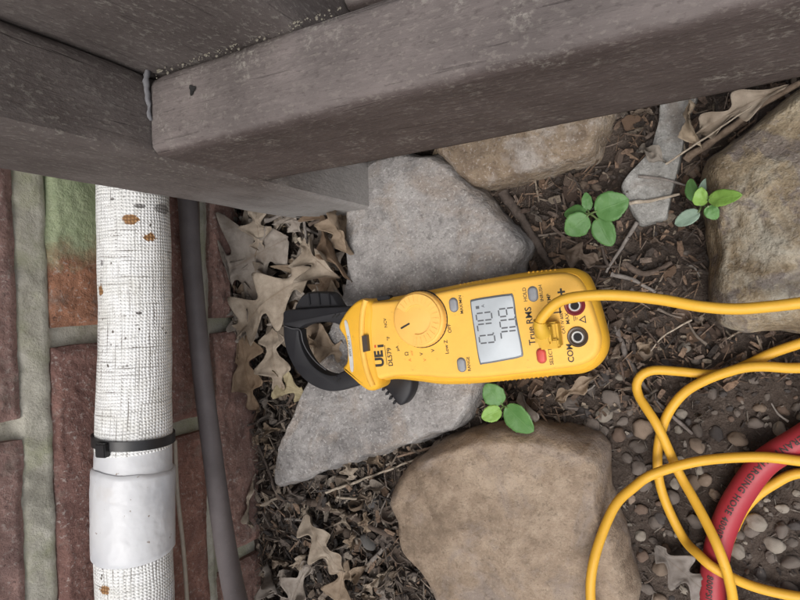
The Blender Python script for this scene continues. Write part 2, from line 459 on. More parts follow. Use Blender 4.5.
# ------------------------------------------------------------------ wooden frame (post, trim board, rail)
def board(name, x0, x1, y0, y1, z0, z1, mat, parent, ax, r=0.004, skew=0.0, seed=0):
    """rectangular timber with worn round edges; ax is the long axis"""
    lo = [x0, y0, z0]; hi = [x1, y1, z1]
    a, b = [i for i in range(3) if i != ax]
    prof = []
    ca, cb = (lo[a]+hi[a])/2, (lo[b]+hi[b])/2; ha, hb = (hi[a]-lo[a])/2, (hi[b]-lo[b])/2
    for sx, sy, st in ((1, 1, 0), (-1, 1, 90), (-1, -1, 180), (1, -1, 270)):
        for k in range(5):
            t = math.radians(st+k*22.5); prof.append((sx*(ha-r)+r*math.cos(t), sy*(hb-r)+r*math.sin(t)))
    # extra points on the flats
    P = resample([Vector((p[0], p[1], 0)) for p in prof], 0.004, True)
    n = max(8, int((hi[ax]-lo[ax])/0.006)); n = min(n, 140)
    V = []; Fc = []; m = len(P)
    for i in range(n+1):
        s = lo[ax] + (hi[ax]-lo[ax])*i/n
        e = min(i, n-i); ins = 0.0008*(e == 0)
        for p in P:
            q = [0, 0, 0]; q[ax] = s
            L = math.hypot(p.x, p.y)
            k = 1 - ins/max(L, 0.01) + 0.0
            w = 0.0011*fbm((s*12 + seed, p.x*25, p.y*25), 3)/max(L, 0.012)
            q[a] = ca + p.x*(k+w); q[b] = cb + p.y*(k+w)
            q[1] += skew*(q[0]-x0) if ax == 0 else 0
            V.append(tuple(q))
    for i in range(n):
        for k in range(m):
            k2 = (k+1) % m; Fc.append((i*m+k, i*m+k2, (i+1)*m+k2, (i+1)*m+k))
    Fc.append(tuple(range(m-1, -1, -1))); Fc.append(tuple(range(n*m, n*m+m)))
    return mesh(name, V, Fc, mat, parent, sharp=50)
PX0, PX1, PY0, PY1 = 0.069, 0.145, 0.0655, 0.104
RZ0, RZ1 = 0.145, 0.2235                    # underside and top of the rail
frame = thing('wooden_frame', (0.16, 0.09, 0), 'weathered brown timber post and rail frame speckled with grey lichen, standing by the wall', 'wooden frame')
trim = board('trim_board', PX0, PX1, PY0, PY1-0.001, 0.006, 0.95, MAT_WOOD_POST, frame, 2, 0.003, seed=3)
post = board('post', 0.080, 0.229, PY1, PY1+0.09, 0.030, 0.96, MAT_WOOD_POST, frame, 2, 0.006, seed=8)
rail = board('rail', PX1+0.001, 1.35, PY0+0.001, PY1-0.0015, RZ0, RZ1, MAT_WOOD_RAIL, frame, 0, 0.0055, skew=0.03, seed=5)
back = board('back_rail', 0.2295, 1.35, PY1+0.022, PY1+0.062, 0.13, 0.19, MAT_WOOD_RAIL, frame, 0, 0.006, skew=0.03, seed=15)
# nail hole, old caulk and cobweb dirt at the rail joint
M_DARK = plain('dark_hole', (0.012, 0.011, 0.011), 0.9)
p = g(193, 90, RZ1+0.0002)
V = []; Fc = []
for i in range(14):
    a = 2*math.pi*i/14; rr = 0.0021*(1+0.35*math.sin(3*a+1)); V.append((p.x+rr*math.cos(a)*0.8, p.y+rr*math.sin(a), RZ1+0.0008))
for i in range(14):
    a = 2*math.pi*i/14; V.append((p.x+0.0008*math.cos(a), p.y+0.0008*math.sin(a), RZ1+0.0002))
Fc = [(i, (i+1) % 14, 14+(i+1) % 14, 14+i) for i in range(14)] + [tuple(range(14, 28))]
mesh('nail_hole', V, Fc, M_DARK, rail)
MAT_CAULK = plain('old_caulk', (0.15, 0.148, 0.158), 0.85, bump=0.5)
xx = PX1 + 0.0012
path = resample(catmull([wl(148, 70, xx), wl(146, 84, xx), wl(148, 100, xx), wl(150, 120, xx)], 8), 0.0015)
V, Fc, UV = tube_data(path, lambda t: 0.0013*(1.1-0.9*abs(t-0.35)), 8)
V = [p + Vector((0, 0.0009*noise.noise(p*260), 0.0012*noise.noise(p*420))) for p in V]
mesh('caulk_bead', V, Fc, MAT_CAULK, frame)
MAT_CRUMB = plain('joint_dirt', (0.16, 0.145, 0.115), 0.95, bump=0.8)
rc = random.Random(77); V = []; Fc = []
for k in range(130):                         # loose crumbs of dirt lying in the joint between rail and post
    t = rc.random(); a_ = g(153, 76, RZ1); b_ = g(345, 12, RZ1); q = a_.lerp(b_, t)
    yj = PY1 - 0.0015 + 0.03*(q.x-PX1); r = rc.uniform(0.00018, 0.00062)*(0.6+0.8*abs(math.sin(t*23)))
    c_ = Vector((q.x, yj - abs(rc.gauss(0, 0.0016)) + 0.0006, RZ1 + r*0.3)); b = len(V)
    for dx, dy, dz in ((1, 0, 0), (-1, 0.2, 0), (0, 1, 0), (0.1, -1, 0), (0, 0, 1), (0, 0, -1)):
        V.append(c_ + Vector((dx*rc.uniform(.6, 1.6), dy, dz*.7))*r)
    for f in ((0, 2, 4), (2, 1, 4), (1, 3, 4), (3, 0, 4), (2, 0, 5), (1, 2, 5), (3, 1, 5), (0, 3, 5)): Fc.append(tuple(b+z for z in f))
o = mesh('joint_crumbs', V, Fc, MAT_CRUMB, frame, smooth_=False); o['kind'] = 'stuff'

# ------------------------------------------------------------------ rocks
ROCKS = []
def rock(name, label, outline, h_out, top, mat, edge=0.86, tilt=(0, 0), amp=0.003, rnd=0.5, seed=1, sharp_corner=True, side=0.97, dome=0.15, center=None, under=-0.012):
    P = [g(px, py, h_out) for px, py in outline]
    P = [Vector((p.x, p.y, 0)) for p in P]
    P = resample(catmull(P, 8, True), 0.0022, True); n = len(P)
    if center is not None:
        q = g(center[0], center[1], h_out); c = Vector((q.x, q.y, 0))
    else:
        c = sum(P, Vector())/n
    P = [c + (p-c)*(1 + 0.018*fbm((p.x*60, p.y*60, seed), 3)) for p in P]
    V = []; Fc = []
    prof = []
    nt = 34
    for i in range(1, nt+1):
        t = i/nt; prof.append((edge*t, top*(1 - dome*t**2.2)))
    zt = prof[-1][1]; ns = 14
    for i in range(1, ns+1):
        a = math.pi/2*i/ns
        s = edge + (1-edge)*math.sin(a)**(1.0/(0.5+rnd)); z = zt - zt*(1-math.cos(a)**1.1)*0.9
        prof.append((s, z))
    prof.append((1.0, zt*0.1-0.003)); prof.append((side, under))
    ztop = 0
    def fin(p, z, s):
        z += (tilt[0]*(p.x-c.x) + tilt[1]*(p.y-c.y))*min(1, max(0, z/max(top, 1e-4)))
        n1 = fbm((p.x*22+seed, p.y*22, z*22), 5); n2 = fbm((p.x*110+seed, p.y*110, z*110), 4)
        dz = amp*n1 + amp*0.22*n2
        if s < 1: return Vector((p.x, p.y, z + dz*(1 if z > 0 else 0)))
        return Vector((p.x, p.y, z + dz*0.5))
    V.append(fin(c, top, 0))
    for s, z in prof:
        for p in P:
            q = c + (p-c)*s
            if s > edge*0.999:
                w = 1 + 0.03*fbm((p.x*35+seed, p.y*35, z*40), 3)*min(1, (s-edge)/(1-edge+1e-6)+0.2)
                q = c + (q-c)*w
            V.append(fin(q, z, s))
    for k in range(n): Fc.append((0, 1+k, 1+(k+1) % n))
    for r in range(len(prof)-1):
        for k in range(n):
            k2 = (k+1) % n
            Fc.append((1+r*n+k, 1+(r+1)*n+k, 1+(r+1)*n+k2, 1+r*n+k2))
    o = mesh(name, V, Fc, mat, sharp=55, origin=(c.x, c.y, 0))
    tag(o, label, 'stone'); ROCKS.append((P, c, top))
    return o
ZA = 0.031
rock('stone_slab', 'flat pale grey stone slab lying under the yellow clamp meter',
     [(361, 163), (400, 152), (438, 152), (470, 183), (500, 212), (527, 238), (520, 268), (512, 300), (500, 340), (482, 386), (462, 426), (440, 436), (395, 451), (335, 470), (284, 489), (275, 482), (277, 455), (296, 410), (318, 360), (340, 310), (349, 278), (349, 240), (348, 208), (350, 184)],
     0.022, ZA, MAT_ROCK_GREY, edge=0.94, amp=0.0022, rnd=0.35, seed=3, dome=0.06, center=(405, 318))
rock('boulder', 'rounded tan brown boulder beside the yellow lead loop',
     [(392, 492), (404, 466), (432, 444), (470, 430), (512, 425), (560, 429), (592, 436), (604, 450), (607, 476), (612, 505), (624, 540), (632, 580), (634, 630), (620, 690), (560, 710), (490, 690), (450, 620), (428, 575), (404, 545), (397, 515)],
     0.022, 0.043, MAT_ROCK_TAN, edge=0.88, amp=0.0035, rnd=0.5, seed=14, dome=0.16, center=(510, 555))
rock('stone', 'ochre brown stone with a grey crust under the timber rail',
     [(437, 152), (452, 132), (500, 100), (560, 85), (612, 90), (614, 116), (604, 140), (594, 160), (560, 170), (520, 181), (490, 188), (468, 187), (455, 176), (444, 162)],
     0.015, 0.034, MAT_ROCK_OCHRE, edge=0.86, amp=0.0035, rnd=0.5, seed=21, dome=0.16, tilt=(0, 0.10), center=(530, 135))
rock('boulder', 'big lichen stained ochre boulder behind the small seedling',
     [(702, 165), (716, 150), (752, 123), (790, 94), (830, 72), (900, 70), (950, 150), (960, 260), (900, 330), (840, 338), (790, 333), (740, 334), (716, 325), (709, 290), (708, 245), (702, 205)],
     0.024, 0.058, MAT_ROCK_LICHEN, edge=0.80, amp=0.004, rnd=0.6, seed=33, dome=0.2, center=(815, 210))
rock('flagstone', 'narrow pale flagstone set on edge between mulch and lichen boulder',
     [(660, 106), (664, 84), (697, 80), (697, 100), (690, 116), (686, 132), (683, 150), (678, 172), (672, 196), (668, 215), (666, 221), (655, 223), (641, 226), (637, 222), (628, 206), (621, 190), (625, 180), (637, 166), (650, 150), (655, 134), (659, 120)],
     0.006, 0.011, MAT_ROCK_PALE, edge=0.93, amp=0.003, rnd=0.4, seed=44, dome=0.12, tilt=(-0.08, 0.05))
def in_poly(x, y, P):
    ins = False; n = len(P); j = n-1
    for i in range(n):
        if (P[i].y > y) != (P[j].y > y) and x < (P[j].x-P[i].x)*(y-P[i].y)/(P[j].y-P[i].y)+P[i].x: ins = not ins
        j = i
    return ins
def on_rock(x, y, grow=1.0):
    for P, c, t in ROCKS:
        if in_poly(c.x+(x-c.x)/grow, c.y+(y-c.y)/grow, P): return True
    return False

# ------------------------------------------------------------------ white insulated pipe along the wall
M = NM('white_mesh_wrap')
uvv = M.coord('UV'); s = M.sep(uvv)
CELL = 0.0021
def sinw(x, per): return M.math('SINE', M.math('MULTIPLY', x, 2*math.pi/per))
wob = M.n('ShaderNodeTexNoise'); wob.inputs['Scale'].default_value = 1.0; wob.inputs['Detail'].default_value = 3; M.l(M.coord('UV', scale=(75, 75, 1)), wob.inputs['Vector']); ws = M.sep(wob.outputs['Color'])
su = sinw(M.math('MULTIPLY_ADD', M.math('SUBTRACT', ws[0], 0.5), 0.0028, s[0]), CELL); sv = sinw(M.math('MULTIPLY_ADD', M.math('SUBTRACT', ws[1], 0.5), 0.0028, s[1]), CELL)
ridge = M.math('MULTIPLY', M.math('MULTIPLY_ADD', su, 0.5, 0.5), M.math('MULTIPLY_ADD', sv, 0.5, 0.5))
groove = M.ramp(ridge, [(0.0, 1.0), (0.22, 0.0)])
lo = M.noise(60, 5, 0.65); 
lineu = M.ramp(M.noise(1.0, 3, 0.7, M.coord('UV', scale=(480, 16, 1))), [(0.52, 0.0), (0.64, 1.0)])
linev = M.ramp(M.noise(1.0, 3, 0.7, M.coord('UV', scale=(22, 480, 1))), [(0.55, 0.0), (0.66, 1.0)])
dirt = M.math('MULTIPLY', groove, M.math('ADD', M.math('MULTIPLY', M.math('MAXIMUM', lineu, linev), 0.95), 0.05))
c = M.ramp(lo, [(0.3, (0.68, 0.68, 0.65)), (0.6, (0.80, 0.81, 0.81))])
c = M.mix(dirt, c, (0.11, 0.095, 0.08))
# small dark pits
pit = M.voro(1.0, M.coord('UV', scale=(150, 120, 1)), out='Distance')
pitn = M.ramp(M.noise(1.0, 2, 0.5, M.coord('UV', scale=(40, 30, 1))), [(0.38, 0.0), (0.55, 1.0)])
c = M.mix(M.math('MULTIPLY', M.ramp(pit, [(0.08, 1.0), (0.14, 0.0)]), pitn), c, (0.10, 0.085, 0.07))
# pipe axis: a line along the wall, found from the two silhouette edges
def pipe_r(y): return 0.0218 + 0.0022*smooth(0.06, -0.16, y) + 0.0004*math.sin(y*40)
def pipe_c(y): return Vector((0.0345 + 0.0020*math.sin(y*9+0.5) + 0.002*smooth(-0.05, -0.25, y), y, 0.1490 + 0.0062*smooth(0.02, -0.18, y)))
def pipe_uv(y, ang): return (ang*0.0225, y)
def on_pipe(px, py):
    """pixel -> (angle, y) on the pipe"""
    r = ray(px, py).normalized(); best = None
    t = 0.2
    while t < 0.7:
        q = CAM + r*t; cc = pipe_c(q.y)
        if math.hypot(q.x-cc.x, q.z-cc.z) < pipe_r(q.y): 
            return math.atan2(q.z-cc.z, q.x-cc.x), q.y
        t += 0.0005
    return 0.8, 0.0
def spot(c, px, py, ru, rv, col, jag=0.5, amt=1.0):
    a, y = on_pipe(px, py); u, v = pipe_uv(y, a)
    du = M.math('DIVIDE', M.math('SUBTRACT', s[0], u), ru); dv = M.math('DIVIDE', M.math('SUBTRACT', s[1], v), rv)
    r2 = M.math('SQRT', M.math('ADD', M.math('MULTIPLY', du, du), M.math('MULTIPLY', dv, dv)))
    r2 = M.math('ADD', r2, M.math('MULTIPLY', M.math('SUBTRACT', M.noise(1.0, 5, 0.7, M.coord('UV', scale=(330, 330, 1))), 0.5), jag*3))
    return M.mix(M.math('MULTIPLY', M.ramp(r2, [(0.85, 1.0), (1.0, 0.0)]), amt), c, col)
brown = M.mix(groove, (0.36, 0.20, 0.085), (0.16, 0.08, 0.035))
for px, py, ru, rv in ((131, 219, 0.0055, 0.0034), (150, 237, 0.0046, 0.0026), (101, 291, 0.003, 0.004), (104, 590, 0.004, 0.003)):
    c = spot(c, px, py, ru, rv, brown, 0.75)
grey = M.mix(groove, (0.20, 0.19, 0.19), (0.07, 0.065, 0.06))
for px, py, ru, rv, am in ((163, 209, 0.0085, 0.0036, 0.75), (140, 206, 0.004, 0.0015, 0.9), (112, 199, 0.0014, 0.0010, 0.9), (139, 313, 0.0022, 0.0009, 1.0), (102, 263, 0.0012, 0.002, 0.8), (137, 325, 0.0011, 0.0004, 0.8), (117, 346, 0.0014, 0.0006, 0.6), (168, 255, 0.002, 0.003, 0.35)):
    c = spot(c, px, py, ru, rv, grey, 0.3, am)
nb = M.bump(ridge, 0.7, 0.0008); nb = M.bump(M.noise(900, 2, 0.5), 0.2, 0.0003, nb)
MAT_WRAP = M.done(c, 0.62, nb, 0.35)
M = NM('white_foam_sleeve')
n1 = M.noise(26, 4, 0.5); n2 = M.noise(300, 5, 0.7); sp = M.noise(160, 3, 0.6, M.coord(loc=(3, 1, 1)))
c = M.ramp(n1, [(0.3, (0.48, 0.50, 0.54)), (0.6, (0.60, 0.61, 0.63))])
c = M.mix(M.ramp(M.noise(30, 6, 0.7, M.coord(loc=(5, 5, 5))), [(0.55, 0), (0.75, 0.35)]), c, (0.52, 0.47, 0.42))
c = M.mix(M.ramp(sp, [(0.69, 0.0), (0.72, 0.9)]), c, (0.20, 0.14, 0.10))
nb = M.bump(n1, 0.5, 0.006); nb = M.bump(n2, 0.15, 0.0005, nb)
MAT_SLEEVE = M.done(c, 0.42, nb, 0.45)
pipe = thing('insulated_pipe', pipe_c(0), 'white mesh wrapped insulated pipe with brown torn spots running along the brick wall', 'pipe')
def pipe_part(name, y0, y1, dr, mat, step, seg, slant=0.0, lip=0.0, sx=0.0, wav=0.0):
    n = max(2, int(abs(y1-y0)/step)); V = []; Fc = []; UV = []
    for i in range(n+1):
        t = i/n
        for k in range(seg+1):
            a = -math.pi + 2*math.pi*k/seg
            y = y0 + (y1-y0)*t + (slant*math.sin(a-0.2) if 0 < 1 else 0)*(1-t) + wav*(1-t)*noise.noise(Vector((a*1.5, 3, 1)))
            cc = pipe_c(y); e = 1.0
            if lip and (i == 0 or i == n): e = 0.0
            r = pipe_r(y) + dr*e + 0.0005*noise.noise(Vector((a*1.3, y*40, 2+dr*900))) + 0.0002*noise.noise(Vector((a*6, y*190, 2)))
            if i == 0 or i == n: r -= (0.0004 if not lip else 0)
            V.append((cc.x + r*math.cos(a), y, cc.z + r*math.sin(a))); UV.append(pipe_uv(y, a))
    m = seg+1
    for i in range(n):
        for k in range(seg): Fc.append((i*m+k, i*m+k+1, (i+1)*m+k+1, (i+1)*m+k))
    Fc.append(tuple(range(seg))); Fc.append(tuple(n*m + k for k in range(seg)))
    return mesh(name, V, Fc, mat, pipe, sharp=50, uv=UV)
yT = on_pipe(130, 460)[1]; yM = on_pipe(130, 478)[1]; yB = on_pipe(130, 568)[1]; yTie = on_pipe(130, 446)[1]
pipe_part('mesh_wrap', 0.9, yT+0.002, 0.0, MAT_WRAP, 0.004, 96)
pipe_part('foam_lap', yT+0.006, yM-0.002, -0.0006, MAT_SLEEVE, 0.002, 80, slant=0.002, lip=1)
pipe_part('foam_sleeve', yM, yB, 0.0012, MAT_SLEEVE, 0.0016, 110, slant=0.003, lip=1, wav=0.002)
pipe_part('mesh_wrap', yB+0.003, -0.9, -0.0002, MAT_WRAP, 0.004, 96)
# cable tie
MAT_TIE = plain('black_nylon', (0.016, 0.016, 0.018), 0.42, 0.5)
tie = thing('cable_tie', pipe_c(yTie), 'black nylon cable tie cinched round the white pipe', 'cable tie')
V = []; Fc = []; seg = 64
for k in range(seg):
    a = 2*math.pi*k/seg; yy = yTie + 0.0016*math.sin(a-0.9); cc = pipe_c(yy); r0 = pipe_r(yy)
    for dy, dr in ((-0.0030, 0.0002), (-0.0030, 0.0016), (0.0030, 0.0016), (0.0030, 0.0002)):
        V.append((cc.x+(r0+dr)*math.cos(a), yy+dy, cc.z+(r0+dr)*math.sin(a)))
for k in range(seg):
    k2 = (k+1) % seg
    for j in range(4): Fc.append((k*4+j, k*4+(j+1) % 4, k2*4+(j+1) % 4, k2*4+j))
mesh('strap', V, Fc, MAT_TIE, tie, sharp=40)
def obox(name, c, ax, ay, az, sx, sy, sz, mat, parent, bev=0.0006):
    bm = bmesh.new(); bmesh.ops.create_cube(bm, size=1)
    for v in bm.verts: v.co = Vector((v.co.x*sx, v.co.y*sy, v.co.z*sz))
    if bev: bmesh.ops.bevel(bm, geom=bm.edges[:], offset=bev, segments=2, affect='EDGES')
    V = [tuple(Vector(c) + ax*v.co.x + ay*v.co.y + az*v.co.z) for v in bm.verts]
    bm.verts.index_update(); Fc = [[v.index for v in f.verts] for f in bm.faces]; bm.free()
    return mesh(name, V, Fc, mat, parent, sharp=40)
aH, yH = on_pipe(106, 449)
rad = Vector((math.cos(aH), 0, math.sin(aH))); tan = Vector((-math.sin(aH), 0, math.cos(aH))); cc = pipe_c(yH)
hd = obox('head', cc + rad*(pipe_r(yH)+0.0024), tan, Vector((0, 1, 0)), rad, 0.0075, 0.0085, 0.0050, MAT_TIE, tie)
obox('slot', cc + rad*(pipe_r(yH)+0.0044), tan, Vector((0, 1, 0)), rad, 0.0026, 0.0042, 0.0006, M_DARK, hd, 0.0001)

# ------------------------------------------------------------------ grey hose, thin wires
M = NM('grey_brown_rubber'); n1 = M.noise(30, 6, 0.6); n2 = M.noise(500, 4, 0.7)
c = M.ramp(n1, [(0.3, (0.095, 0.083, 0.085)), (0.7, (0.155, 0.137, 0.140))])
c = M.mix(M.ramp(n2, [(0.62, 0), (0.75, 0.5)]), c, (0.24, 0.22, 0.21))
MAT_HOSE = M.done(c, 0.55, M.bump(n2, 0.25, 0.0005), 0.4)
path = [Vector((0.016, 0.30, 0.075)), wl(184, 150, 0.015), wl(188, 205, 0.016), wl(193, 280, 0.018), wl(202, 370, 0.022), wl(212, 450, 0.036), wl(223, 530, 0.060), wl(236, 600, 0.088), wl(260, 690, 0.13), wl(300, 800, 0.19), Vector((0.24, -0.62, 0.012)), Vector((0.40, -0.95, 0.009)), Vector((0.75, -1.2, 0.009))]
path = [Vector((0.016, 0.6, 0.075))] + path
o = tube('grey_hose', resample(catmull(path, 12), 0.005), 0.0074, MAT_HOSE, None, 20, origin=(0.02, 0, 0.04)); tag(o, 'dark grey brown hose curving between the white pipe and the leaf litter', 'hose')
MAT_WIRE = plain('beige_wire', (0.48, 0.42, 0.34), 0.6)
path = [wl(175, 440, 0.012), wl(176, 470, 0.010), wl(178, 500, 0.010), wl(183, 545, 0.012), wl(187, 600, 0.016), wl(190, 680, 0.02)]
o = tube('thin_wire', resample(catmull(path, 8), 0.004), 0.0016, MAT_WIRE, None, 10, origin=wl(180, 520, 0.01)); tag(o, 'thin beige wire hanging against the bricks beside the foam sleeve of the pipe', 'wire')
path = [wl(196, 170, 0.008), wl(198, 205, 0.008), wl(199, 260, 0.009), wl(202, 300, 0.009), wl(206, 330, 0.008)]
o = tube('thin_cable', resample(catmull(path, 8), 0.004), 0.0012, plain('brown_cable', (0.16, 0.12, 0.095), 0.6), None, 10, origin=wl(199, 250, 0.008)); tag(o, 'thin brown cable running beside the grey hose below the timber post', 'cable')

# ------------------------------------------------------------------ clamp meter
HF = 0.068                                  # height of the meter's face above the soil
UA = g(361, 345, HF); UB = g(590, 320, HF)
u = (UB-UA); u.z = 0; u.normalize(); v = Vector((-u.y, u.x, 0)); w = Vector((0, 0, 1))
mc = g(470, 333, HF)
meter = thing('clamp_meter', (mc.x, mc.y, ZA+0.002), 'yellow digital clamp meter with black jaw lying on the grey stone slab', 'meter')
def G2(pts, h=HF): return [g(a, b, h) for a, b in pts]
def rounded(pts, h=HF, n=6, step=0.0016): return resample(catmull(G2(pts, h), n, True), step, True)
YEL = (0.80, 0.40, 0.024)
def plastic(name, col, rough, tex=0.25, scale=1400, grime=0.08):
    M = NM(name); a = M.noise(scale, 2, 0.5); b = M.noise(60, 6, 0.7)
    c = M.mix(M.ramp(b, [(0.45, 0.0), (0.75, grime*3)]), col, tuple(x*0.62+0.02 for x in col))
    d1 = M.ramp(M.noise(210, 4, 0.75, M.coord(loc=(6, 2, 2))), [(0.62, 0.0), (0.74, 0.5)])
    c = M.mix(d1, c, tuple(x*0.45+0.015 for x in col))
    sc = M.ramp(M.noise(1.0, 3, 0.7, M.coord(scale=(120, 900, 400))), [(0.66, 0.0), (0.72, 0.25)])
    c = M.mix(sc, c, tuple(min(1, x*1.2+0.06) for x in col))
    return M.done(c, M.ramp(b, [(0.3, rough), (0.8, min(1, rough+0.2))]), M.bump(a, tex, 0.0002), 0.4)
MAT_YFACE = plastic('yellow_face', (0.82, 0.465, 0.080), 0.48)
MAT_YCASE = plastic('yellow_grip', (0.74, 0.40, 0.030), 0.55, 0.4)
MAT_YDIAL = plastic('amber_dial', (0.85, 0.48, 0.115), 0.5)
MAT_BLACK = plastic('black_jaw', (0.013, 0.013, 0.016), 0.5, 0.3)
MAT_INK = plain('black_ink', (0.03, 0.026, 0.022), 0.6)
MAT_GREYBTN = plain('grey_rubber', (0.26, 0.27, 0.29), 0.55)
MAT_REDBTN = plain('red_rubber', (0.55, 0.07, 0.055), 0.5)
MAT_BEZEL = plain('bezel_grey', (0.12, 0.135, 0.15), 0.4)
MAT_LCD = plain('lcd_glass', (0.46, 0.50, 0.53), 0.38, 0.4, grime=0.05, scale=60)
MAT_SEG = plain('lcd_segment', (0.10, 0.105, 0.115), 0.4)
MAT_LABEL = plain('silver_label', (0.52, 0.52, 0.50), 0.4)
ZB = ZA + 0.0025                            # underside of the meter
# back case: outline a little larger than the face
case_out = rounded([(362, 301), (392, 297), (425, 291), (470, 282), (520, 273), (560, 268.5), (576, 268.5), (588, 276), (597, 298), (604, 322), (608, 340), (606, 355), (598, 366), (584, 373), (560, 375), (520, 379), (480, 383), (445, 384), (420, 381), (395, 379), (372, 384), (364, 372), (361, 345), (360, 320)], HF-0.012)
case = loft('back_case', case_out, [(0.006, ZB), (0.002, ZB+0.003), (0.0006, ZB+0.010), (0.0, HF-0.014), (0.0002, HF-0.010), (0.0014, HF-0.0066), (0.0030, HF-0.0045)], MAT_YCASE, meter, 50)
face_out = rounded([(362, 305), (392, 301), (425, 295), (470, 286), (520, 278), (556, 273.5), (571, 275), (581, 283), (589, 302), (596, 324), (599.5, 340), (597, 353), (589, 361), (576, 366), (556, 369), (520, 373.5), (480, 377.5), (445, 378), (420, 376), (395, 376), (372, 380), (364, 370), (361, 345), (360, 322)], HF)
face = loft('front_cover', face_out, [(-0.0008, HF-0.0085), (-0.0004, HF-0.0035), (0.0004, HF-0.0012), (0.0016, HF-0.0002), (0.0030, HF)], MAT_YFACE, meter, 50)
# grip ribs on both long sides
def ribs(line, n0, h, name):
    P = resample([g(a, b, h) for a, b in line], 0.0028)
    for q in P:
        obox('grip_rib', q, u, v, w, 0.0012, 0.0024, 0.006, MAT_YCASE, case, 0.0005)
ribs([(428, 379.6), (470, 382)], 0, HF-0.011, 'a'); ribs([(500, 379.2), (548, 374.8)], 0, HF-0.011, 'a')
ribs([(462, 285.6), (490, 280.6)], 0, HF-0.010, 'b'); ribs([(530, 273.4), (556, 271)], 0, HF-0.010, 'b')
# collar (hand guard) at the jaw end
col_out = rounded([(338, 327), (343, 315), (350, 306), (358, 299.5), (366, 298.5), (372, 302), (374, 312), (373, 325), (374, 345), (377, 365), (380, 382), (377, 389), (369, 391.5), (361, 387), (351, 378), (342, 369), (346, 362), (346.5, 350), (344, 338)], HF)
collar = loft('hand_guard', col_out, [(0.003, ZB+0.006), (0.0008, ZB+0.009), (0.0, HF-0.004), (0.0006, HF-0.001), (0.0018, HF+0.0009), (0.0032, HF+0.0014)], MAT_YCASE, meter, 50)
ridge_path = resample(catmull(G2([(366, 300), (363, 312), (362, 330), (363, 350), (367, 370), (373, 386)], HF+0.0016), 8), 0.002)
tube('guard_ridge', ridge_path, 0.0021, MAT_YFACE, collar, 10)
loft('guard_label', rounded([(344.5, 322), (347, 321), (350, 334), (352.5, 352), (353.5, 370), (351, 371), (349, 356), (347.5, 338)], HF+0.0016, 4), [(0, HF+0.001), (0, HF+0.0019)], MAT_LABEL, collar)
loft('lamp_slot', [g(a, b, HF+0.003) for a, b in ((362.5, 336), (367.5, 335), (369, 351), (364, 352))], [(0, HF+0.001), (0, HF+0.0042)], plain('slot_glass', (0.07, 0.055, 0.045), 0.25), collar)
# jaw: fixed upper half, hinged lower half
ZJ0, ZJ1 = HF-0.016, HF-0.005
def jaw(name, outer, inner, mat):
    P = [Vector((p.x, p.y, 0)) for p in resample(catmull(G2(outer, ZJ1), 8), 0.0015)] + [Vector((p.x, p.y, 0)) for p in resample(catmull(G2(inner, ZJ1), 8), 0.0015)]
    return loft(name, P, [(0.0012, ZJ0), (0.0, ZJ0+0.0015), (0.0, ZJ1-0.002), (0.0006, ZJ1-0.0005), (0.0018, ZJ1)], mat, meter, 45)
jl = jaw('lower_jaw', [(282.5, 326.5), (284, 344), (290, 361), (300, 376), (313, 386.5), (328, 391.5), (344, 390), (362, 384)], [(356, 373), (344, 371), (334, 375), (323, 373), (312, 365), (304, 353), (299.5, 340), (298.5, 329.5)], MAT_BLACK)
ju = jaw('upper_jaw', [(362, 306), (345, 306.5), (325, 307), (305, 308.5), (284.5, 310.5), (282.5, 318), (282.5, 325.5)], [(298.5, 328.8), (305, 325), (317, 322.5), (330, 322.5), (341, 326), (352, 330)], MAT_BLACK)
# raised seam line round the jaw and the lower guard of the upper jaw
tube('jaw_seam', resample(catmull(G2([(284, 326), (292, 328.5), (300, 330), (303, 342), (308, 352), (316, 362), (326, 370)], ZJ1+0.0002), 8), 0.0015), 0.00045, plain('jaw_edge', (0.07, 0.07, 0.075), 0.5), jl, 6)
gd = [Vector((p.x, p.y, 0)) for p in rounded([(294, 310), (297, 301), (303, 294), (312, 291.5), (324, 291.5), (332, 293), (337, 301), (341, 309), (330, 312), (305, 313)], ZJ0+0.006, 4)]
jg = loft('jaw_guard', gd, [(0.001, ZJ0-0.004), (0, ZJ0-0.002), (0, ZJ0+0.004), (0.0015, ZJ0+0.006)], MAT_BLACK, meter, 45)
for k in range(3):
    q = g(309+k*10, 299, ZJ0+0.007); obox('guard_rib', q, u, v, w, 0.0016, 0.009, 0.0022, MAT_BLACK, jg, 0.0005)
for a, b in ((334, 316), (338, 315.5), (335, 378), (339, 380)):
    q = g(a, b, ZJ1); obox('jaw_notch', q, (u*0.8+v*0.5).normalized(), (v*0.8-u*0.5).normalized(), w, 0.0042, 0.0012, 0.0008, M_DARK, ju if b < 340 else jl, 0.0002)
# trigger lever
tr = [Vector((p.x, p.y, 0)) for p in rounded([(378, 378), (395, 376), (410, 378), (411.5, 388), (408, 398), (402, 405), (397, 404.5), (391, 396), (384, 388)], HF-0.016, 5)]
trig = loft('trigger', tr, [(0.0015, ZB+0.006), (0, ZB+0.008), (0, HF-0.018), (0.0005, HF-0.0168), (0.0016, HF-0.016)], MAT_BLACK, meter, 45)
for a, b in ((384, 388.5), (387.5, 393), (391, 397.5), (395, 402)):
    q = g(a, b, HF-0.017); obox('trigger_ridge', q, (u-v).normalized(), (u+v).normalized(), w, 0.0016, 0.0036, 0.0034, MAT_BLACK, trig, 0.0006)
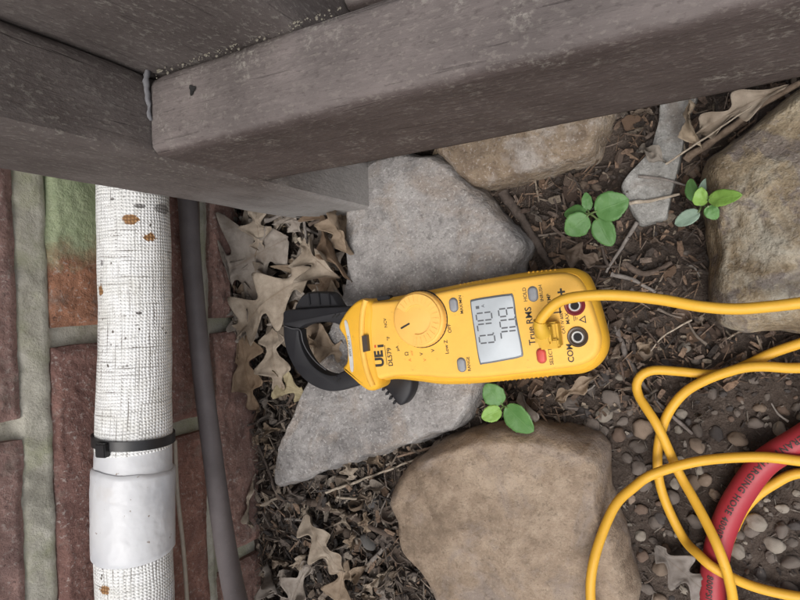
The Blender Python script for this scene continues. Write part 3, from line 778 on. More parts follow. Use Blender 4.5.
# selector dial
dc = g(417, 319.5, HF+0.006); DR = (g(443, 319.5, HF+0.006)-dc).length
def disc_out(c, r, n=72, ru=None, ang=0):
    return [Vector((c.x + r*math.cos(2*math.pi*k/n), c.y + r*math.sin(2*math.pi*k/n))) for k in range(n)]
sc_out = [Vector((dc.x + DR*(1-0.010*(k % 2))*math.cos(2*math.pi*k/96), dc.y + DR*(1-0.010*(k % 2))*math.sin(2*math.pi*k/96))) for k in range(96)]
dial = loft('selector_dial', sc_out, [(-0.0004, HF-0.003), (0, HF+0.0035), (0.0004, HF+0.0048), (0.0014, HF+0.0055)], MAT_YDIAL, meter, 40)
loft('dial_gap', disc_out(dc, DR+0.0007), [(0, HF-0.002), (0, HF+0.0003)], M_DARK, meter)
# raised grip arc on the dial: three quarters of a ring with small knurls
V = []; Fc = []; a0, a1 = math.radians(-100), math.radians(150); n = 48
for k in range(n+1):
    a = a0 + (a1-a0)*k/n
    for rr, zz in ((0.52, 0.0052), (0.54, 0.0066), (0.90, 0.0066), (0.93, 0.0052)):
        V.append((dc.x+DR*rr*math.cos(a), dc.y+DR*rr*math.sin(a), HF+zz))
for k in range(n):
    for j in range(3): Fc.append((k*4+j, (k+1)*4+j, (k+1)*4+j+1, k*4+j+1))
Fc.append((0, 1, 2, 3)); Fc.append((n*4+3, n*4+2, n*4+1, n*4))
mesh('dial_ring', V, Fc, MAT_YDIAL, dial, sharp=40)
for k in range(18):
    a = math.radians(-92 + k*13.6); q = Vector((dc.x+DR*0.74*math.cos(a), dc.y+DR*0.74*math.sin(a), HF+0.0066))
    obox('dial_knurl', q, Vector((math.cos(a), math.sin(a), 0)), Vector((-math.sin(a), math.cos(a), 0)), w, DR*0.26, 0.0011, 0.0007, MAT_YDIAL, dial, 0.0003)
pa, pb = g(401, 328.5, HF+0.0056), g(409.5, 323.5, HF+0.0056); pd = (pb-pa).normalized()
obox('pointer_mark', (pa+pb)/2, pd, w.cross(pd), w, (pb-pa).length, 0.0011, 0.0008, MAT_INK, dial, 0.0001)
# dial side tab
obox('side_tab', g(385, 298, HF-0.008), u, v, w, 0.010, 0.003, 0.006, MAT_BLACK, meter, 0.0006)
# display
lcd_o = rounded([(470.5, 303), (473, 299.5), (490, 296.5), (509, 294), (513.5, 296), (517, 320), (523, 352), (521, 357), (505, 360.5), (484, 364), (479.5, 362), (475, 335)], HF+0.0002, 5)
disp = loft('display', lcd_o, [(0, HF-0.002), (0.0, HF+0.0005), (0.0004, HF+0.0008)], MAT_BEZEL, meter, 40)
lc = sum(lcd_o, Vector())/len(lcd_o)
lcd_i = [lc + (q-lc)*0.945 for q in lcd_o]
loft('display_glass', lcd_i, [(0, HF), (0, HF+0.0010), (0.0002, HF+0.0011)], MAT_LCD, disp, 40)
SEG = {'0': 'abcdef', '7': 'abcf', '9': 'abcdfg'}
SEG['7'] = 'abc'
def seg_digit(ch, px, py, hh=0.0098, ww=0.0046, th=0.00085, slant=0.0):
    c = g(px, py, HF+0.0012); V = []; Fc = []
    quads = {'a': (-ww/2+th*.7, hh/2-th/2, ww/2-th*.7, hh/2+th/2), 'd': (-ww/2+th*.7, -hh/2-th/2, ww/2-th*.7, -hh/2+th/2), 'g': (-ww/2+th*.7, -th/2, ww/2-th*.7, th/2),
             'b': (ww/2-th/2, th*.6, ww/2+th/2, hh/2-th*.6), 'c': (ww/2-th/2, -hh/2+th*.6, ww/2+th/2, -th*.6),
             'f': (-ww/2-th/2, th*.6, -ww/2+th/2, hh/2-th*.6), 'e': (-ww/2-th/2, -hh/2+th*.6, -ww/2+th/2, -th*.6)}
    for sname in SEG.get(ch, ''):
        x0, y0, x1, y1 = quads[sname]; b = len(V)
        for tx, ty in ((x0, y0), (x1, y0), (x1, y1), (x0, y1)):
            q = c + v*tx - u*ty; V.append((q.x, q.y, HF+0.00118))
        Fc.append((b, b+1, b+2, b+3))
    return mesh('display_digit', V, Fc, MAT_SEG, disp, smooth_=False)
for ch, a, b in (('0', 487, 339), ('7', 485.3, 327.6), ('0', 484, 316.5), ('7', 509, 335), ('0', 508, 323.6), ('9', 506.6, 312.2)): seg_digit(ch, a, b)
for a, b in ((493.3, 333.2), (515.0, 317.4)): obox('decimal_point', g(a, b, HF+0.0011), u, v, w, 0.0009, 0.0009, 0.0002, MAT_SEG, disp, 0)

def text(body, px, py, size, parent, mat=None, h=None, bold=0.0, name='printed_text', flip=False, sx=1.0):
    h = HF+0.00015 if h is None else h
    cu = bpy.data.curves.new('print', 'FONT'); cu.body = body; cu.size = size*1.38; cu.align_x = 'CENTER'; cu.align_y = 'CENTER'; cu.offset = bold; cu.resolution_u = 3
    ob = bpy.data.objects.new('print', cu); COL.objects.link(ob)
    bpy.context.view_layer.update()
    me = bpy.data.meshes.new_from_object(ob.evaluated_get(bpy.context.evaluated_depsgraph_get()))
    c = g(px, py, h)
    V = []
    for vv in me.vertices:
        q = c + v*vv.co.x*sx - u*vv.co.y; V.append((q.x, q.y, h))
    Fc = [tuple(p.vertices) for p in me.polygons]
    bpy.data.objects.remove(ob); bpy.data.curves.remove(cu); bpy.data.meshes.remove(me)
    return mesh(name, V, Fc, mat or MAT_INK, parent, smooth_=False)
def button(name, px, py, mat, lu=0.0050, lv=0.0082):
    c = g(px, py, HF+0.0012); P = []
    for k in range(32):
        a = 2*math.pi*k/32; r = lu/2
        q = c + u*(r*math.cos(a)) + v*(r*math.sin(a) + math.copysign((lv-lu)/2, math.sin(a))); P.append(Vector((q.x, q.y)))
    b = loft(name, P, [(0, HF-0.001), (0, HF+0.0009), (0.0004, HF+0.0014), (0.0012, HF+0.0017)], mat, meter, 40)
    loft('button_rim', P, [(-0.0005, HF-0.0005), (-0.0005, HF+0.0002)], MAT_BEZEL if mat is MAT_GREYBTN else plain('rim', (0.35, 0.12, 0.03), 0.5), b)
    return b
button('button', 453, 305, MAT_GREYBTN); button('button', 461, 365, MAT_GREYBTN); button('button', 532.5, 294, MAT_GREYBTN)
rb = button('button', 541, 356, MAT_REDBTN); rb['label'] = 'red button'
# jacks
def jack(px, py, mat, lab):
    c = g(px, py, HF+0.001); n = 40; V = []; Fc = []
    prof = [(0.0060, -0.001), (0.0060, 0.0010), (0.0056, 0.0014), (0.0046, 0.0012), (0.0040, -0.0006), (0.0034, -0.0006)]
    def lathe(prof):
        V = []; Fc = []
        for r, z in prof:
            for k in range(n): V.append((c.x+r*math.cos(2*math.pi*k/n), c.y+r*math.sin(2*math.pi*k/n), HF+z))
        for i in range(len(prof)-1):
            for k in range(n): Fc.append((i*n+k, i*n+(k+1) % n, (i+1)*n+(k+1) % n, (i+1)*n+k))
        e = (len(prof)-1)*n; Fc.append(tuple(range(e, e+n)))
        return V, Fc
    V, Fc = lathe([(0.0058, -0.001), (0.0058, 0.0008), (0.0054, 0.0012), (0.0044, 0.0010), (0.0040, 0.0002), (0.0036, 0.0002)])
    j = mesh('jack', V, Fc, mat, meter, sharp=35); j['label'] = lab
    V, Fc = lathe([(0.0032, 0.0003), (0.0032, 0.0011), (0.0026, 0.0011), (0.0024, 0.0004)]); mesh('contact_ring', V, Fc, MAT_LABEL, j, sharp=35)
    V, Fc = lathe([(0.0023, 0.0003), (0.0023, 0.0006), (0.0002, 0.0006)]); mesh('socket', V, Fc, M_DARK, j, sharp=35)
jack(577.5, 337, plain('jack_black', (0.055, 0.035, 0.02), 0.4), 'black socket marked COM'); jack(574.5, 305.5, plain('jack_red', (0.15, 0.010, 0.018), 0.4), 'dark red socket under the lead')
# printing
for t in (('DL579', 390, 357, 0.0033, 0.00008), ('True RMS', 530.5, 326, 0.0040, 0.00008), ('COM', 570.5, 353, 0.0034, 0.0001),
          ('+', 562, 292, 0.0060, 0.0002), ('OFF', 449.5, 328.5, 0.0024, 0.00005), ('Low Z', 446.5, 347, 0.0024, 0.00004), ('MAX/MIN', 461, 304.5, 0.0020, 0.00003),
          ('RANGE', 468.8, 364, 0.0020, 0.00003), ('HOLD', 525, 294.5, 0.0022, 0.00003), ('INRUSH', 541.2, 293, 0.0020, 0.00003), ('TEMP', 549.2, 300, 0.0022, 0.00003),
          ('SELECT', 551, 356.5, 0.0022, 0.00003), ('NCV', 385.5, 323, 0.0022, 0.00004), ('CAT IV 600V', 562.5, 322, 0.0018, 0.00003), ('MAX', 567.5, 318.5, 0.0022, 0.00003),
          ('V', 433, 350.5, 0.0024, 0.00004), ('V', 421.5, 354, 0.0024, 0.00004), ('\u03a9', 406.8, 353.8, 0.0026, 0.00005), ('\u03bcA', 397.5, 348.5, 0.0022, 0.00004), ('\u00b0F', 388.5, 338.5, 0.0024, 0.00004)):
    text(t[0], t[1], t[2], t[3], face, bold=t[4])
MAT_FAINT = plain('red_ink', (0.62, 0.16, 0.03), 0.6)
text('V', 425, 360, 0.0022, face, MAT_FAINT); text('A', 410, 360, 0.0022, face, MAT_FAINT); text('mV', 412, 353, 0.0018, face, MAT_FAINT)
text('UE', 379.5, 358.8, 0.0064, face, bold=0.00045, sx=1.0, name='printed_logo')
obox('printed_logo', g(380.6, 346.0, HF+0.0002), u, v, w, 0.0046, 0.0017, 0.0002, MAT_INK, face, 0)
obox('printed_logo', g(375.2, 346.4, HF+0.0002), u, v, w, 0.0013, 0.0018, 0.0002, plain('logo_red', (0.60, 0.07, 0.02), 0.5), face, 0)
obox('printed_line', g(385.8, 355, HF+0.0002), u, v, w, 0.0003, 0.013, 0.0002, MAT_INK, face, 0)
text('600V CAT IV', 349.3, 346, 0.0019, collar, h=HF+0.0020)
text('A', 483, 306, 0.0022, disp, MAT_SEG, h=HF+0.0012)
obox('display_icon', g(477.5, 307.5, HF+0.0011), u, v, w, 0.0022, 0.0018, 0.0002, MAT_SEG, disp, 0)
# warning triangle, earth sign, bracket
def tri_mark(px, py, r, hole):
    c = g(px, py, HF); V = []
    for rr in (r, r*hole):
        for k in range(3):
            a = math.radians(90+120*k); q = c + v*(rr*math.cos(a)) - u*(rr*math.sin(a)); V.append((q.x, q.y, HF+0.0002))
    mesh('warning_mark', V, [(k, (k+1) % 3, 3+(k+1) % 3, 3+k) for k in range(3)], MAT_INK, face, smooth_=False)
tri_mark(583.5, 319.5, 0.0026, 0.6)
for k in range(3): obox('earth_mark', g(574+k*1.6, 318.5, HF+0.0002), u, v, w, 0.0003, 0.0032-0.001*k, 0.0002, MAT_INK, face, 0)
obox('bracket_mark', g(557, 312.5, HF+0.0002), u, v, w, 0.0045, 0.0007, 0.0002, MAT_INK, face, 0); obox('bracket_mark', g(560, 310.2, HF+0.0002), u, v, w, 0.0009, 0.0036, 0.0002, MAT_INK, face, 0)

# ------------------------------------------------------------------ yellow leads, red hose
MAT_LEAD = plastic('yellow_lead', (0.68, 0.375, 0.034), 0.45, 0.15)
MAT_PLUG = plastic('yellow_plug', (0.60, 0.36, 0.035), 0.5, 0.2)
LR = 0.0029
pb0 = g(550.5, 335.0, HF+0.003); pb0.z = HF
leadA = thing('test_lead', pb0, 'yellow cable with block plug standing on the face of the clamp meter', 'cable')
obox('plug', pb0 + w*0.0052, u, v, w, 0.0120, 0.0150, 0.010, MAT_PLUG, leadA, 0.0012)
ptop = obox('plug', pb0 + w*0.0135 - u*0.0012 + v*0.0012, u, v, w, 0.0090, 0.0110, 0.0085, MAT_PLUG, leadA, 0.0014)
obox('plug_rib', pb0 + w*0.0112 + u*0.003 - v*0.0045, u, v, w, 0.0060, 0.0050, 0.003, MAT_PLUG, leadA, 0.0008)
st = pb0 + w*0.0150 - u*0.0010 + v*0.0020
pathA = [st, st + w*0.0040 + v*0.0025, st + w*0.0062 + v*0.0075 + u*0.001, g(554, 305, 0.0905), g(568, 298.5, 0.090), g(592, 295.5, 0.089), g(620, 295.5, 0.086), g(660, 299.5, 0.082), g(700, 306.5, 0.0735), g(735, 309, 0.0705), g(770, 306.5, 0.0690), g(800, 303, 0.068),
         g(850, 296, 0.066), g(900, 300, 0.064), g(935, 330, 0.040), g(915, 352, 0.026), g(870, 362, 0.020), g(800, 368, 0.018), g(762, 366.5, 0.018), g(738, 369, 0.0175), g(706, 380, 0.015), g(682, 395, 0.0125), g(665, 420, 0.0105), g(657.5, 455, 0.008), g(662, 492, 0.006), g(682, 536, 0.008), g(699, 555, 0.019), g(716, 569, 0.0215), g(752, 586, 0.012), g(800, 597, 0.008), g(870, 605, 0.007), g(960, 640, 0.006), g(1150, 760, 0.006), g(1300, 1000, 0.006), g(1600, 1300, 0.006)]
tube('cable', resample(catmull(pathA, 14), 0.003), LR, MAT_LEAD, leadA, 14)
tube('strain_relief', resample(catmull(pathA[:4], 10), 0.0012)[:9], lambda t: 0.0046-0.0012*t+0.00025*math.sin(t*26), MAT_PLUG, leadA, 16)
pathB = [g(1900, 200, 0.006), g(1350, 230, 0.006), g(1000, 300, 0.008), g(900, 312, 0.010), g(800, 343.5, 0.0115), g(770, 354, 0.011), g(742, 367, 0.0105), g(715, 374.5, 0.009), g(680, 371.5, 0.010), g(652, 370.5, 0.0115), g(638.5, 379, 0.0115), g(638.5, 395, 0.012), g(658, 427, 0.0175), g(678, 471, 0.012), g(692, 496, 0.016), g(706, 522, 0.022), g(719, 550, 0.0275), g(729, 580, 0.0255), g(733, 610, 0.018), g(728, 660, 0.010), g(700, 700, 0.010), g(640, 700, 0.036), g(602, 660, 0.050), g(591, 605, 0.050), g(594, 560, 0.0475), g(613, 509, 0.036), g(634, 487, 0.027), g(655, 473.5, 0.0225), g(700, 461, 0.0225), g(756, 457, 0.0225), g(800, 461, 0.0195), g(850, 468, 0.012), g(872, 474, 0.007), g(850, 478, 0.0045), g(800, 473, 0.004), g(772, 485, 0.004), g(752, 500, 0.0035), g(738, 520, 0.0030), g(724, 560, 0.003), g(720, 620, 0.003), g(724, 720, 0.003)]
o = tube('test_lead', resample(catmull(pathB, 14), 0.003), LR, MAT_LEAD, None, 14, origin=g(660, 430, 0)); tag(o, 'loose yellow cable looping over the gravel, the tan boulder and the red hose', 'cable')
MAT_RED = plastic('red_rubber_hose', (0.34, 0.027, 0.040), 0.42, 0.2)
RR = 0.0074
hp = [g(2300, 420, RR), g(1700, 300, RR), g(1250, 310, RR+.001), g(960, 372, RR+.002), g(880, 397, RR+.002), g(835, 418, RR+.003), g(800, 440, RR+.004), g(778, 453, RR+.004), g(761, 466, RR+.004), g(743, 490, RR+.004), g(728, 517, RR+.004), g(717, 552, RR+.003), g(712, 600, RR+.002), g(716, 660, RR), g(735, 760, RR), g(790, 950, RR), g(900, 1250, RR), g(1100, 1600, RR)]
hp = resample(catmull(hp, 14), 0.003)
rh = thing('charging_hose', (hp[len(hp)//2].x, hp[len(hp)//2].y, 0.003), 'red rubber hose printed with black lettering lying on the gravel', 'hose')
tube('tube', hp, RR, MAT_RED, rh, 24)
L = [0.0]
for i in range(1, len(hp)): L.append(L[-1]+(hp[i]-hp[i-1]).length)
def at(s):
    s = min(max(s, 0), L[-1]-1e-6); j = max(i for i in range(len(L)) if L[i] <= s); j = min(j, len(hp)-2)
    t = (s-L[j])/(L[j+1]-L[j]); return hp[j].lerp(hp[j+1], t), (hp[min(j+2, len(hp)-1)]-hp[max(j-1, 0)]).normalized()
def nearest(px, py):
    q = g(px, py, RR+.004); return min(range(len(hp)), key=lambda i: (hp[i]-q).length)
def hose_text(body, s0, size, ang0=0.0, bold=0.0):
    cu = bpy.data.curves.new('print', 'FONT'); cu.body = body; cu.size = size*1.38; cu.align_y = 'CENTER'; cu.offset = bold; cu.resolution_u = 2; cu.space_character = 1.12
    ob = bpy.data.objects.new('print', cu); COL.objects.link(ob); bpy.context.view_layer.update()
    me = bpy.data.meshes.new_from_object(ob.evaluated_get(bpy.context.evaluated_depsgraph_get()))
    V = []
    for vv in me.vertices:
        p, t = at(s0 + vv.co.x); up = (w - w.dot(t)*t).normalized(); left = up.cross(t)
        a = ang0 + vv.co.y/RR; rr = RR+0.00025
        V.append(p + up*(rr*math.cos(a)) + left*(rr*math.sin(a)))
    Fc = [tuple(p.vertices) for p in me.polygons]
    bpy.data.objects.remove(ob); bpy.data.curves.remove(cu); bpy.data.meshes.remove(me)
    return mesh('printed_text', V, Fc, MAT_INK, rh, smooth_=False)
s_ig = L[nearest(800, 440)]
hose_text('REFRIGERANT CHARGING HOSE 4000PSI', s_ig-0.018, 0.0035, -0.28, 0.00008)
hose_text('800PSI', L[nearest(712, 574)], 0.0035, -0.28, 0.00008)

# ------------------------------------------------------------------ living seedlings
def proj(p):
    c = R.transposed() @ (Vector(p)-CAM); return 400+F*c.x/-c.z, 300-F*c.y/-c.z
def leaf_mat(name, c0, c1, vein, rough, trans=0.0, nv=7.0, use_obj=False, contrast=0.35):
    M = NM(name); uv = M.sep(M.coord('UV'))
    av = M.math('ABSOLUTE', uv[1])
    side = M.math('ABSOLUTE', M.math('SINE', M.math('MULTIPLY', M.math('SUBTRACT', uv[0], M.math('MULTIPLY', av, 0.32)), math.pi*nv)))
    sv = M.ramp(side, [(0.0, 1.0), (0.11, 0.0)]); mid = M.ramp(av, [(0.0, 1.0), (0.05, 0.0)])
    vn = M.math('MAXIMUM', M.math('MULTIPLY', sv, 0.22), mid)
    n1 = M.noise(70, 4, 0.65); n2 = M.noise(600, 3, 0.7)
    if use_obj:
        oc = M.objcol(); c = M.mix(M.ramp(n1, [(0.3, 0.0), (0.7, 1.0)]), M.mix(1.0, oc, (0.62, 0.58, 0.54), 'MULTIPLY'), M.mix(1.0, oc, (1.18, 1.18, 1.18), 'MULTIPLY'))
        c = M.mix(M.ramp(M.noise(38, 4, 0.7, M.coord(loc=(3, 9, 1))), [(0.5, 0.0), (0.66, 0.65)]), c, M.mix(1.0, oc, (0.55, 0.47, 0.40), 'MULTIPLY'))
        c = M.mix(M.math('MULTIPLY', vn, 0.75), c, M.mix(1.0, oc, (0.70, 0.62, 0.55), 'MULTIPLY'))
        c = M.mix(M.ramp(n2, [(0.62, 0.0), (0.75, 0.5)]), c, M.mix(1.0, oc, (0.40, 0.34, 0.30), 'MULTIPLY'))
    else:
        c = M.mix(M.ramp(n1, [(0.3, 0.0), (0.7, 1.0)]), c0, c1); c = M.mix(M.math('MULTIPLY', vn, contrast), c, vein)
    nb = M.bump(vn, 0.3, 0.0004); nb = M.bump(n1, 0.5, 0.002, nb)
    return M.done(c, rough, nb, 0.35)
MAT_GREEN = leaf_mat('green_leaf', (0.065, 0.165, 0.045), (0.105, 0.225, 0.07), (0.15, 0.27, 0.10), 0.5, contrast=0.3)
MAT_PALEGREEN = leaf_mat('young_green_leaf', (0.15, 0.285, 0.05), (0.21, 0.36, 0.085), (0.26, 0.40, 0.14), 0.5, contrast=0.2)
MAT_BACKGREEN = leaf_mat('grey_green_leaf', (0.20, 0.295, 0.23), (0.28, 0.38, 0.30), (0.31, 0.41, 0.33), 0.55, contrast=0.2)
MAT_STEM = plain('green_stem', (0.12, 0.17, 0.06), 0.5)
def green_leaf(parent, a, b, width, mat, droop=0.002, roll=0.0, cup=0.15, ser=0.05):
    """oval toothed leaf from base a to tip b"""
    dv = b-a; Ln = dv.length; t_ = dv.normalized(); sd = Vector((0, 0, 1)).cross(t_).normalized(); up = t_.cross(sd)
    sd2 = sd*math.cos(roll) + up*math.sin(roll); up2 = up*math.cos(roll) - sd*math.sin(roll)
    V = []; UV = []; Fc = []; nt, ns = 22, 10
    for top in (1, 0):
        for i in range(nt+1):
            t = i/nt; wd = width/2*(math.sin(math.pi*min(1, t**0.86))**0.58 if 0 < t < 1 else 0.01)
            wd *= 1 + ser*0.7*math.sin(t*58)*(0.3+t) + 0.10*noise.noise(Vector((t*5, Ln*700, 3)))
            for j in range(ns+1):
                s_ = -1+2*j/ns
                z = cup*abs(s_)*wd - droop*t*t*1.6 + 0.0005*noise.noise(Vector((t*4, s_*2, Ln*900))) + (0 if top else -0.00035)
                V.append(a + t_*(Ln*t) + sd2*(s_*wd) + up2*z); UV.append((t, s_))
    m = ns+1; o_ = (nt+1)*m
    for q in (0, o_):
        for i in range(nt):
            for j in range(ns): Fc.append((q+i*m+j, q+i*m+j+1, q+(i+1)*m+j+1, q+(i+1)*m+j))
    rim = [i*m for i in range(nt+1)] + [nt*m+j for j in range(1, ns+1)] + [i*m+ns for i in range(nt-1, -1, -1)] + [j for j in range(ns-1, 0, -1)]
    for k in range(len(rim)): Fc.append((rim[k], rim[(k+1) % len(rim)], o_+rim[(k+1) % len(rim)], o_+rim[k]))
    return mesh('leaf', V, Fc, mat, parent, uv=UV)
def seedling(root_px, h, label, leaves, cpx):
    r0 = g(root_px[0], root_px[1], 0.0); r0.z = soil_z(r0.x, r0.y)
    pl = thing('seedling', r0, label, 'seedling')
    top = g(cpx[0], cpx[1], h)
    tube('stem', resample(catmull([r0 - Vector((0, 0, .003)), r0.lerp(top, 0.5) + Vector((0.001, 0.001, 0)), top], 8), 0.002), lambda t: 0.0011-0.0003*t, MAT_STEM, pl, 8)
    for (bx, by), (tx, ty), wpx, mat, hb, ht, roll in leaves:
        a = g(bx, by, hb); b = g(tx, ty, ht); wd = wpx*(g(bx+1, by, hb)-a).length
        tube('petiole', resample(catmull([top, top.lerp(a, 0.5)+Vector((0, 0, .001)), a + (b-a)*0.06], 6), 0.0015), 0.0006, MAT_STEM, pl, 6)
        green_leaf(pl, a, b, wd, mat, roll=roll)
seedling((590, 219), 0.022, 'green seedling with a large round leaf growing in the bark mulch', [
    ((595, 212), (627, 200), 31, MAT_GREEN, 0.024, 0.030, 0.15), ((588, 216), (566, 234), 26, MAT_GREEN, 0.024, 0.026, -0.25), ((597, 218), (611, 246), 23, MAT_GREEN, 0.022, 0.022, 0.1),
    ((586, 214), (563, 211), 18, MAT_GREEN, 0.022, 0.020, 0.3), ((588, 211), (586, 193), 11, MAT_GREEN, 0.020, 0.024, 0.2)], (590, 214))
seedling((702, 209), 0.024, 'small seedling with mixed pale and grey green leaves against the lichen boulder', [
    ((708, 200), (737, 195), 18, MAT_PALEGREEN, 0.052, 0.066, 0.1), ((700, 212), (673, 224), 18, MAT_BACKGREEN, 0.026, 0.022, 0.1), ((694, 201), (688, 180), 15, MAT_GREEN, 0.026, 0.030, -0.5),
    ((700, 206), (701, 191), 16, MAT_PALEGREEN, 0.046, 0.054, 0.0), ((708, 206), (715, 218), 16, MAT_GREEN, 0.050, 0.052, 0.2), ((701, 194), (706, 182), 10, MAT_BACKGREEN, 0.03, 0.036, 0.3)], (701, 205))
seedling((504, 416), 0.026, 'tiny three leafed seedling between the clamp meter and the tan boulder', [
    ((502, 404), (485, 386), 22, MAT_GREEN, 0.030, 0.036, 0.1), ((506, 406), (531, 433), 27, MAT_GREEN, 0.030, 0.034, 0.2), ((501, 409), (482, 419), 16, MAT_PALEGREEN, 0.030, 0.036, -0.1)], (504, 406))

MARKS = [((600, 500), 'the tan boulder'), ((604, 345), 'the end of the clamp meter'), ((735, 500), 'the red hose'), ((712, 280), 'the lichen boulder'), ((592, 215), 'the round leafed mulch seedling'),
         ((655, 175), 'the pale flagstone'), ((540, 172), 'the ochre stone'), ((290, 485), 'the point of the grey slab'), ((235, 520), 'the grey hose'), ((645, 380), 'the bend of the loose yellow cable'),
         ((700, 205), 'the grey green seedling'), ((508, 410), 'the tiny three leafed seedling'), ((290, 345), 'the black jaw'), ((330, 215), 'the timber post'), ((405, 510), 'the tan boulder'), ((380, 455), 'the long edge of the grey slab'), ((665, 455), 'the loops of yellow cable'), ((790, 545), 'the red hose'), ((250, 400), 'the foot of the bricks'), ((520, 230), 'the thick dark stick')]
def near(px, py): return min(MARKS, key=lambda m: (m[0][0]-px)**2 + (m[0][1]-py)**2)[1]
def lcol(t):
    b = t[0]; wm = t[0]/t[2]
    return ('pale' if b > 0.28 else 'tan' if b > 0.22 and wm > 1.25 else 'grey' if wm < 1.36 and b > 0.18 else 'dark' if b < 0.13 else 'brown')
# ------------------------------------------------------------------ dry oak leaves
MAT_OAK = leaf_mat('dry_oak_leaf', None, None, None, 0.75, nv=5.0, use_obj=True)
def oak_leaf(a, b, width, tint, label, group=None, arch=0.006, curl=0.5, roll=0.0, seed=0, lobes=3.5, wave=0.004, clip=True, name='oak_leaf', sweep=0.2, floor=0.0):
    a = Vector(a); b = Vector(b); dv = b-a; Ln = dv.length; t_ = dv.normalized()
    sd = Vector((0, 0, 1)).cross(t_).normalized(); up = t_.cross(sd)
    sd2 = sd*math.cos(roll) + up*math.sin(roll); up2 = up*math.cos(roll) - sd*math.sin(roll)
    nt, ns = 44, 12; V = []; UV = []; Fc = []; rr = random.Random(seed)
    asym = rr.uniform(-0.25, 0.25); ph = rr.uniform(-0.12, 0.12)
    for top in (1, 0):
        for i in range(nt+1):
            t = i/nt
            for j in range(ns+1):
                s_ = -1+2*j/ns
                env = (math.sin(math.pi*min(1, (0.03+t)**0.85))**0.6 if t < 0.985 else 0.08)
                if t < 0.08: env *= 0.25 + t*8
                lo = (0.5+0.5*math.cos(2*math.pi*(lobes*(t+ph) + (asym if s_ > 0 else 0))))**1.1
                wd = width/2*env*(0.25 + 0.75*lo)*(1 + 0.10*noise.noise(Vector((t*14, 2 if s_ > 0 else 7, seed))))
                cu_ = curl*abs(s_)**2*wd*(1+0.6*math.sin(t*5+seed))
                ben = arch*math.sin(math.pi*t)
                z = ben + cu_ + wave*noise.noise(Vector((t*3.1, s_*1.3, seed))) + 0.4*wave*noise.noise(Vector((t*9, s_*4, seed+4))) + 0.22*wave*noise.noise(Vector((t*24, s_*9, seed+8)))
                p = a + t_*(Ln*(t + sweep*abs(s_)*wd/width)) + sd2*(s_*wd*(1-0.25*curl*abs(s_))) + up2*z
                if not top: p = p - up2*0.00022
                gzv = soil_z(p.x, p.y) + floor + (0.0010 if top else 0.0006)
                if clip and p.z < gzv: p.z = gzv + (0.0 if not top else 0.0001)
                if p.x < 0.0035: p.x = 0.0035 + (0 if top else -0.0004)
                V.append(p); UV.append((t, s_))
    m = ns+1; o_ = (nt+1)*m
    for q in (0, o_):
        for i in range(nt):
            for j in range(ns): Fc.append((q+i*m+j, q+i*m+j+1, q+(i+1)*m+j+1, q+(i+1)*m+j))
    rim = [i*m for i in range(nt+1)] + [nt*m+j for j in range(1, ns+1)] + [i*m+ns for i in range(nt-1, -1, -1)] + [j for j in range(ns-1, 0, -1)]
    for k in range(len(rim)): Fc.append((rim[k], rim[(k+1) % len(rim)], o_+rim[(k+1) % len(rim)], o_+rim[k]))
    o = mesh(name, V, Fc, MAT_OAK, None, uv=UV, origin=(a+b)/2)
    o.color = (*tint, 1); tag(o, label, 'leaf', group)
    return o
PALE = (0.295, 0.25, 0.20); TAN = (0.235, 0.182, 0.132); BROWN = (0.17, 0.12, 0.082); GREY = (0.24, 0.213, 0.188)
GL = 'dry oak leaves heaped between the wall and the grey slab'
def Lf(p0, h0, p1, h1, wpx, tint, label, group=None, **k):
    a = g(p0[0], p0[1], h0); b = g(p1[0], p1[1], h1); mid = ((p0[0]+p1[0])/2, (p0[1]+p1[1])/2)
    wd = wpx*(g(mid[0]+1, mid[1], h0)-g(mid[0], mid[1], h0)).length
    return oak_leaf(a, b, wd, tint, label, group, **k)
Lf((288, 238), 0.022, (204, 284), 0.030, 84, GREY, 'broad grey oak leaf lying flat against the bricks below the timber post', roll=-0.25, curl=0.12, seed=3, lobes=2.6, arch=0.004)
Lf((312, 268), 0.034, (234, 336), 0.022, 58, PALE, 'long pale tan oak leaf reaching from the black jaw to the brick wall', curl=0.35, seed=9, lobes=3.2, arch=0.008)
Lf((262, 252), 0.026, (256, 206), 0.030, 30, PALE, 'upright pale oak leaf leaning on the bricks under the timber post', roll=0.5, curl=0.6, seed=14, lobes=2.4)
Lf((340, 278), 0.028, (302, 240), 0.034, 44, PALE, 'curled pale oak leaf between the jaw guard and the post foot', curl=0.8, seed=19, lobes=2.8, arch=0.008)
Lf((352, 255), 0.034, (338, 205), 0.036, 34, TAN, 'tan oak leaf standing against the edge of the grey slab', roll=-0.5, curl=0.7, seed=23, lobes=2.4)
Lf((322, 212), 0.024, (352, 282), 0.030, 20, BROWN, 'rolled brown oak leaf edge arching beside the grey slab', curl=1.2, seed=29, lobes=2.0, arch=0.012)
Lf((242, 322), 0.020, (258, 412), 0.018, 46, (0.235, 0.17, 0.115), 'brown lobed oak leaf lying at the foot of the bricks', curl=0.25, seed=35, lobes=3.0)
Lf((272, 328), 0.024, (285, 392), 0.020, 44, PALE, 'pale broken oak leaf under the tip of the black jaw', curl=0.3, seed=41, lobes=2.2)
Lf((350, 352), 0.026, (308, 340), 0.024, 40, TAN, 'tan oak leaf seen through the opening of the black jaw', curl=0.2, seed=44, lobes=2.0, clip=False)
Lf((308, 396), 0.014, (276, 372), 0.016, 34, (0.28, 0.24, 0.15), 'olive tan oak leaf curled below the black jaw', curl=0.8, seed=47, lobes=2.2)
Lf((305, 512), 0.008, (345, 572), 0.012, 40, PALE, 'pale pointed oak leaf on dark debris below the grey slab', curl=0.4, seed=52, lobes=2.6)
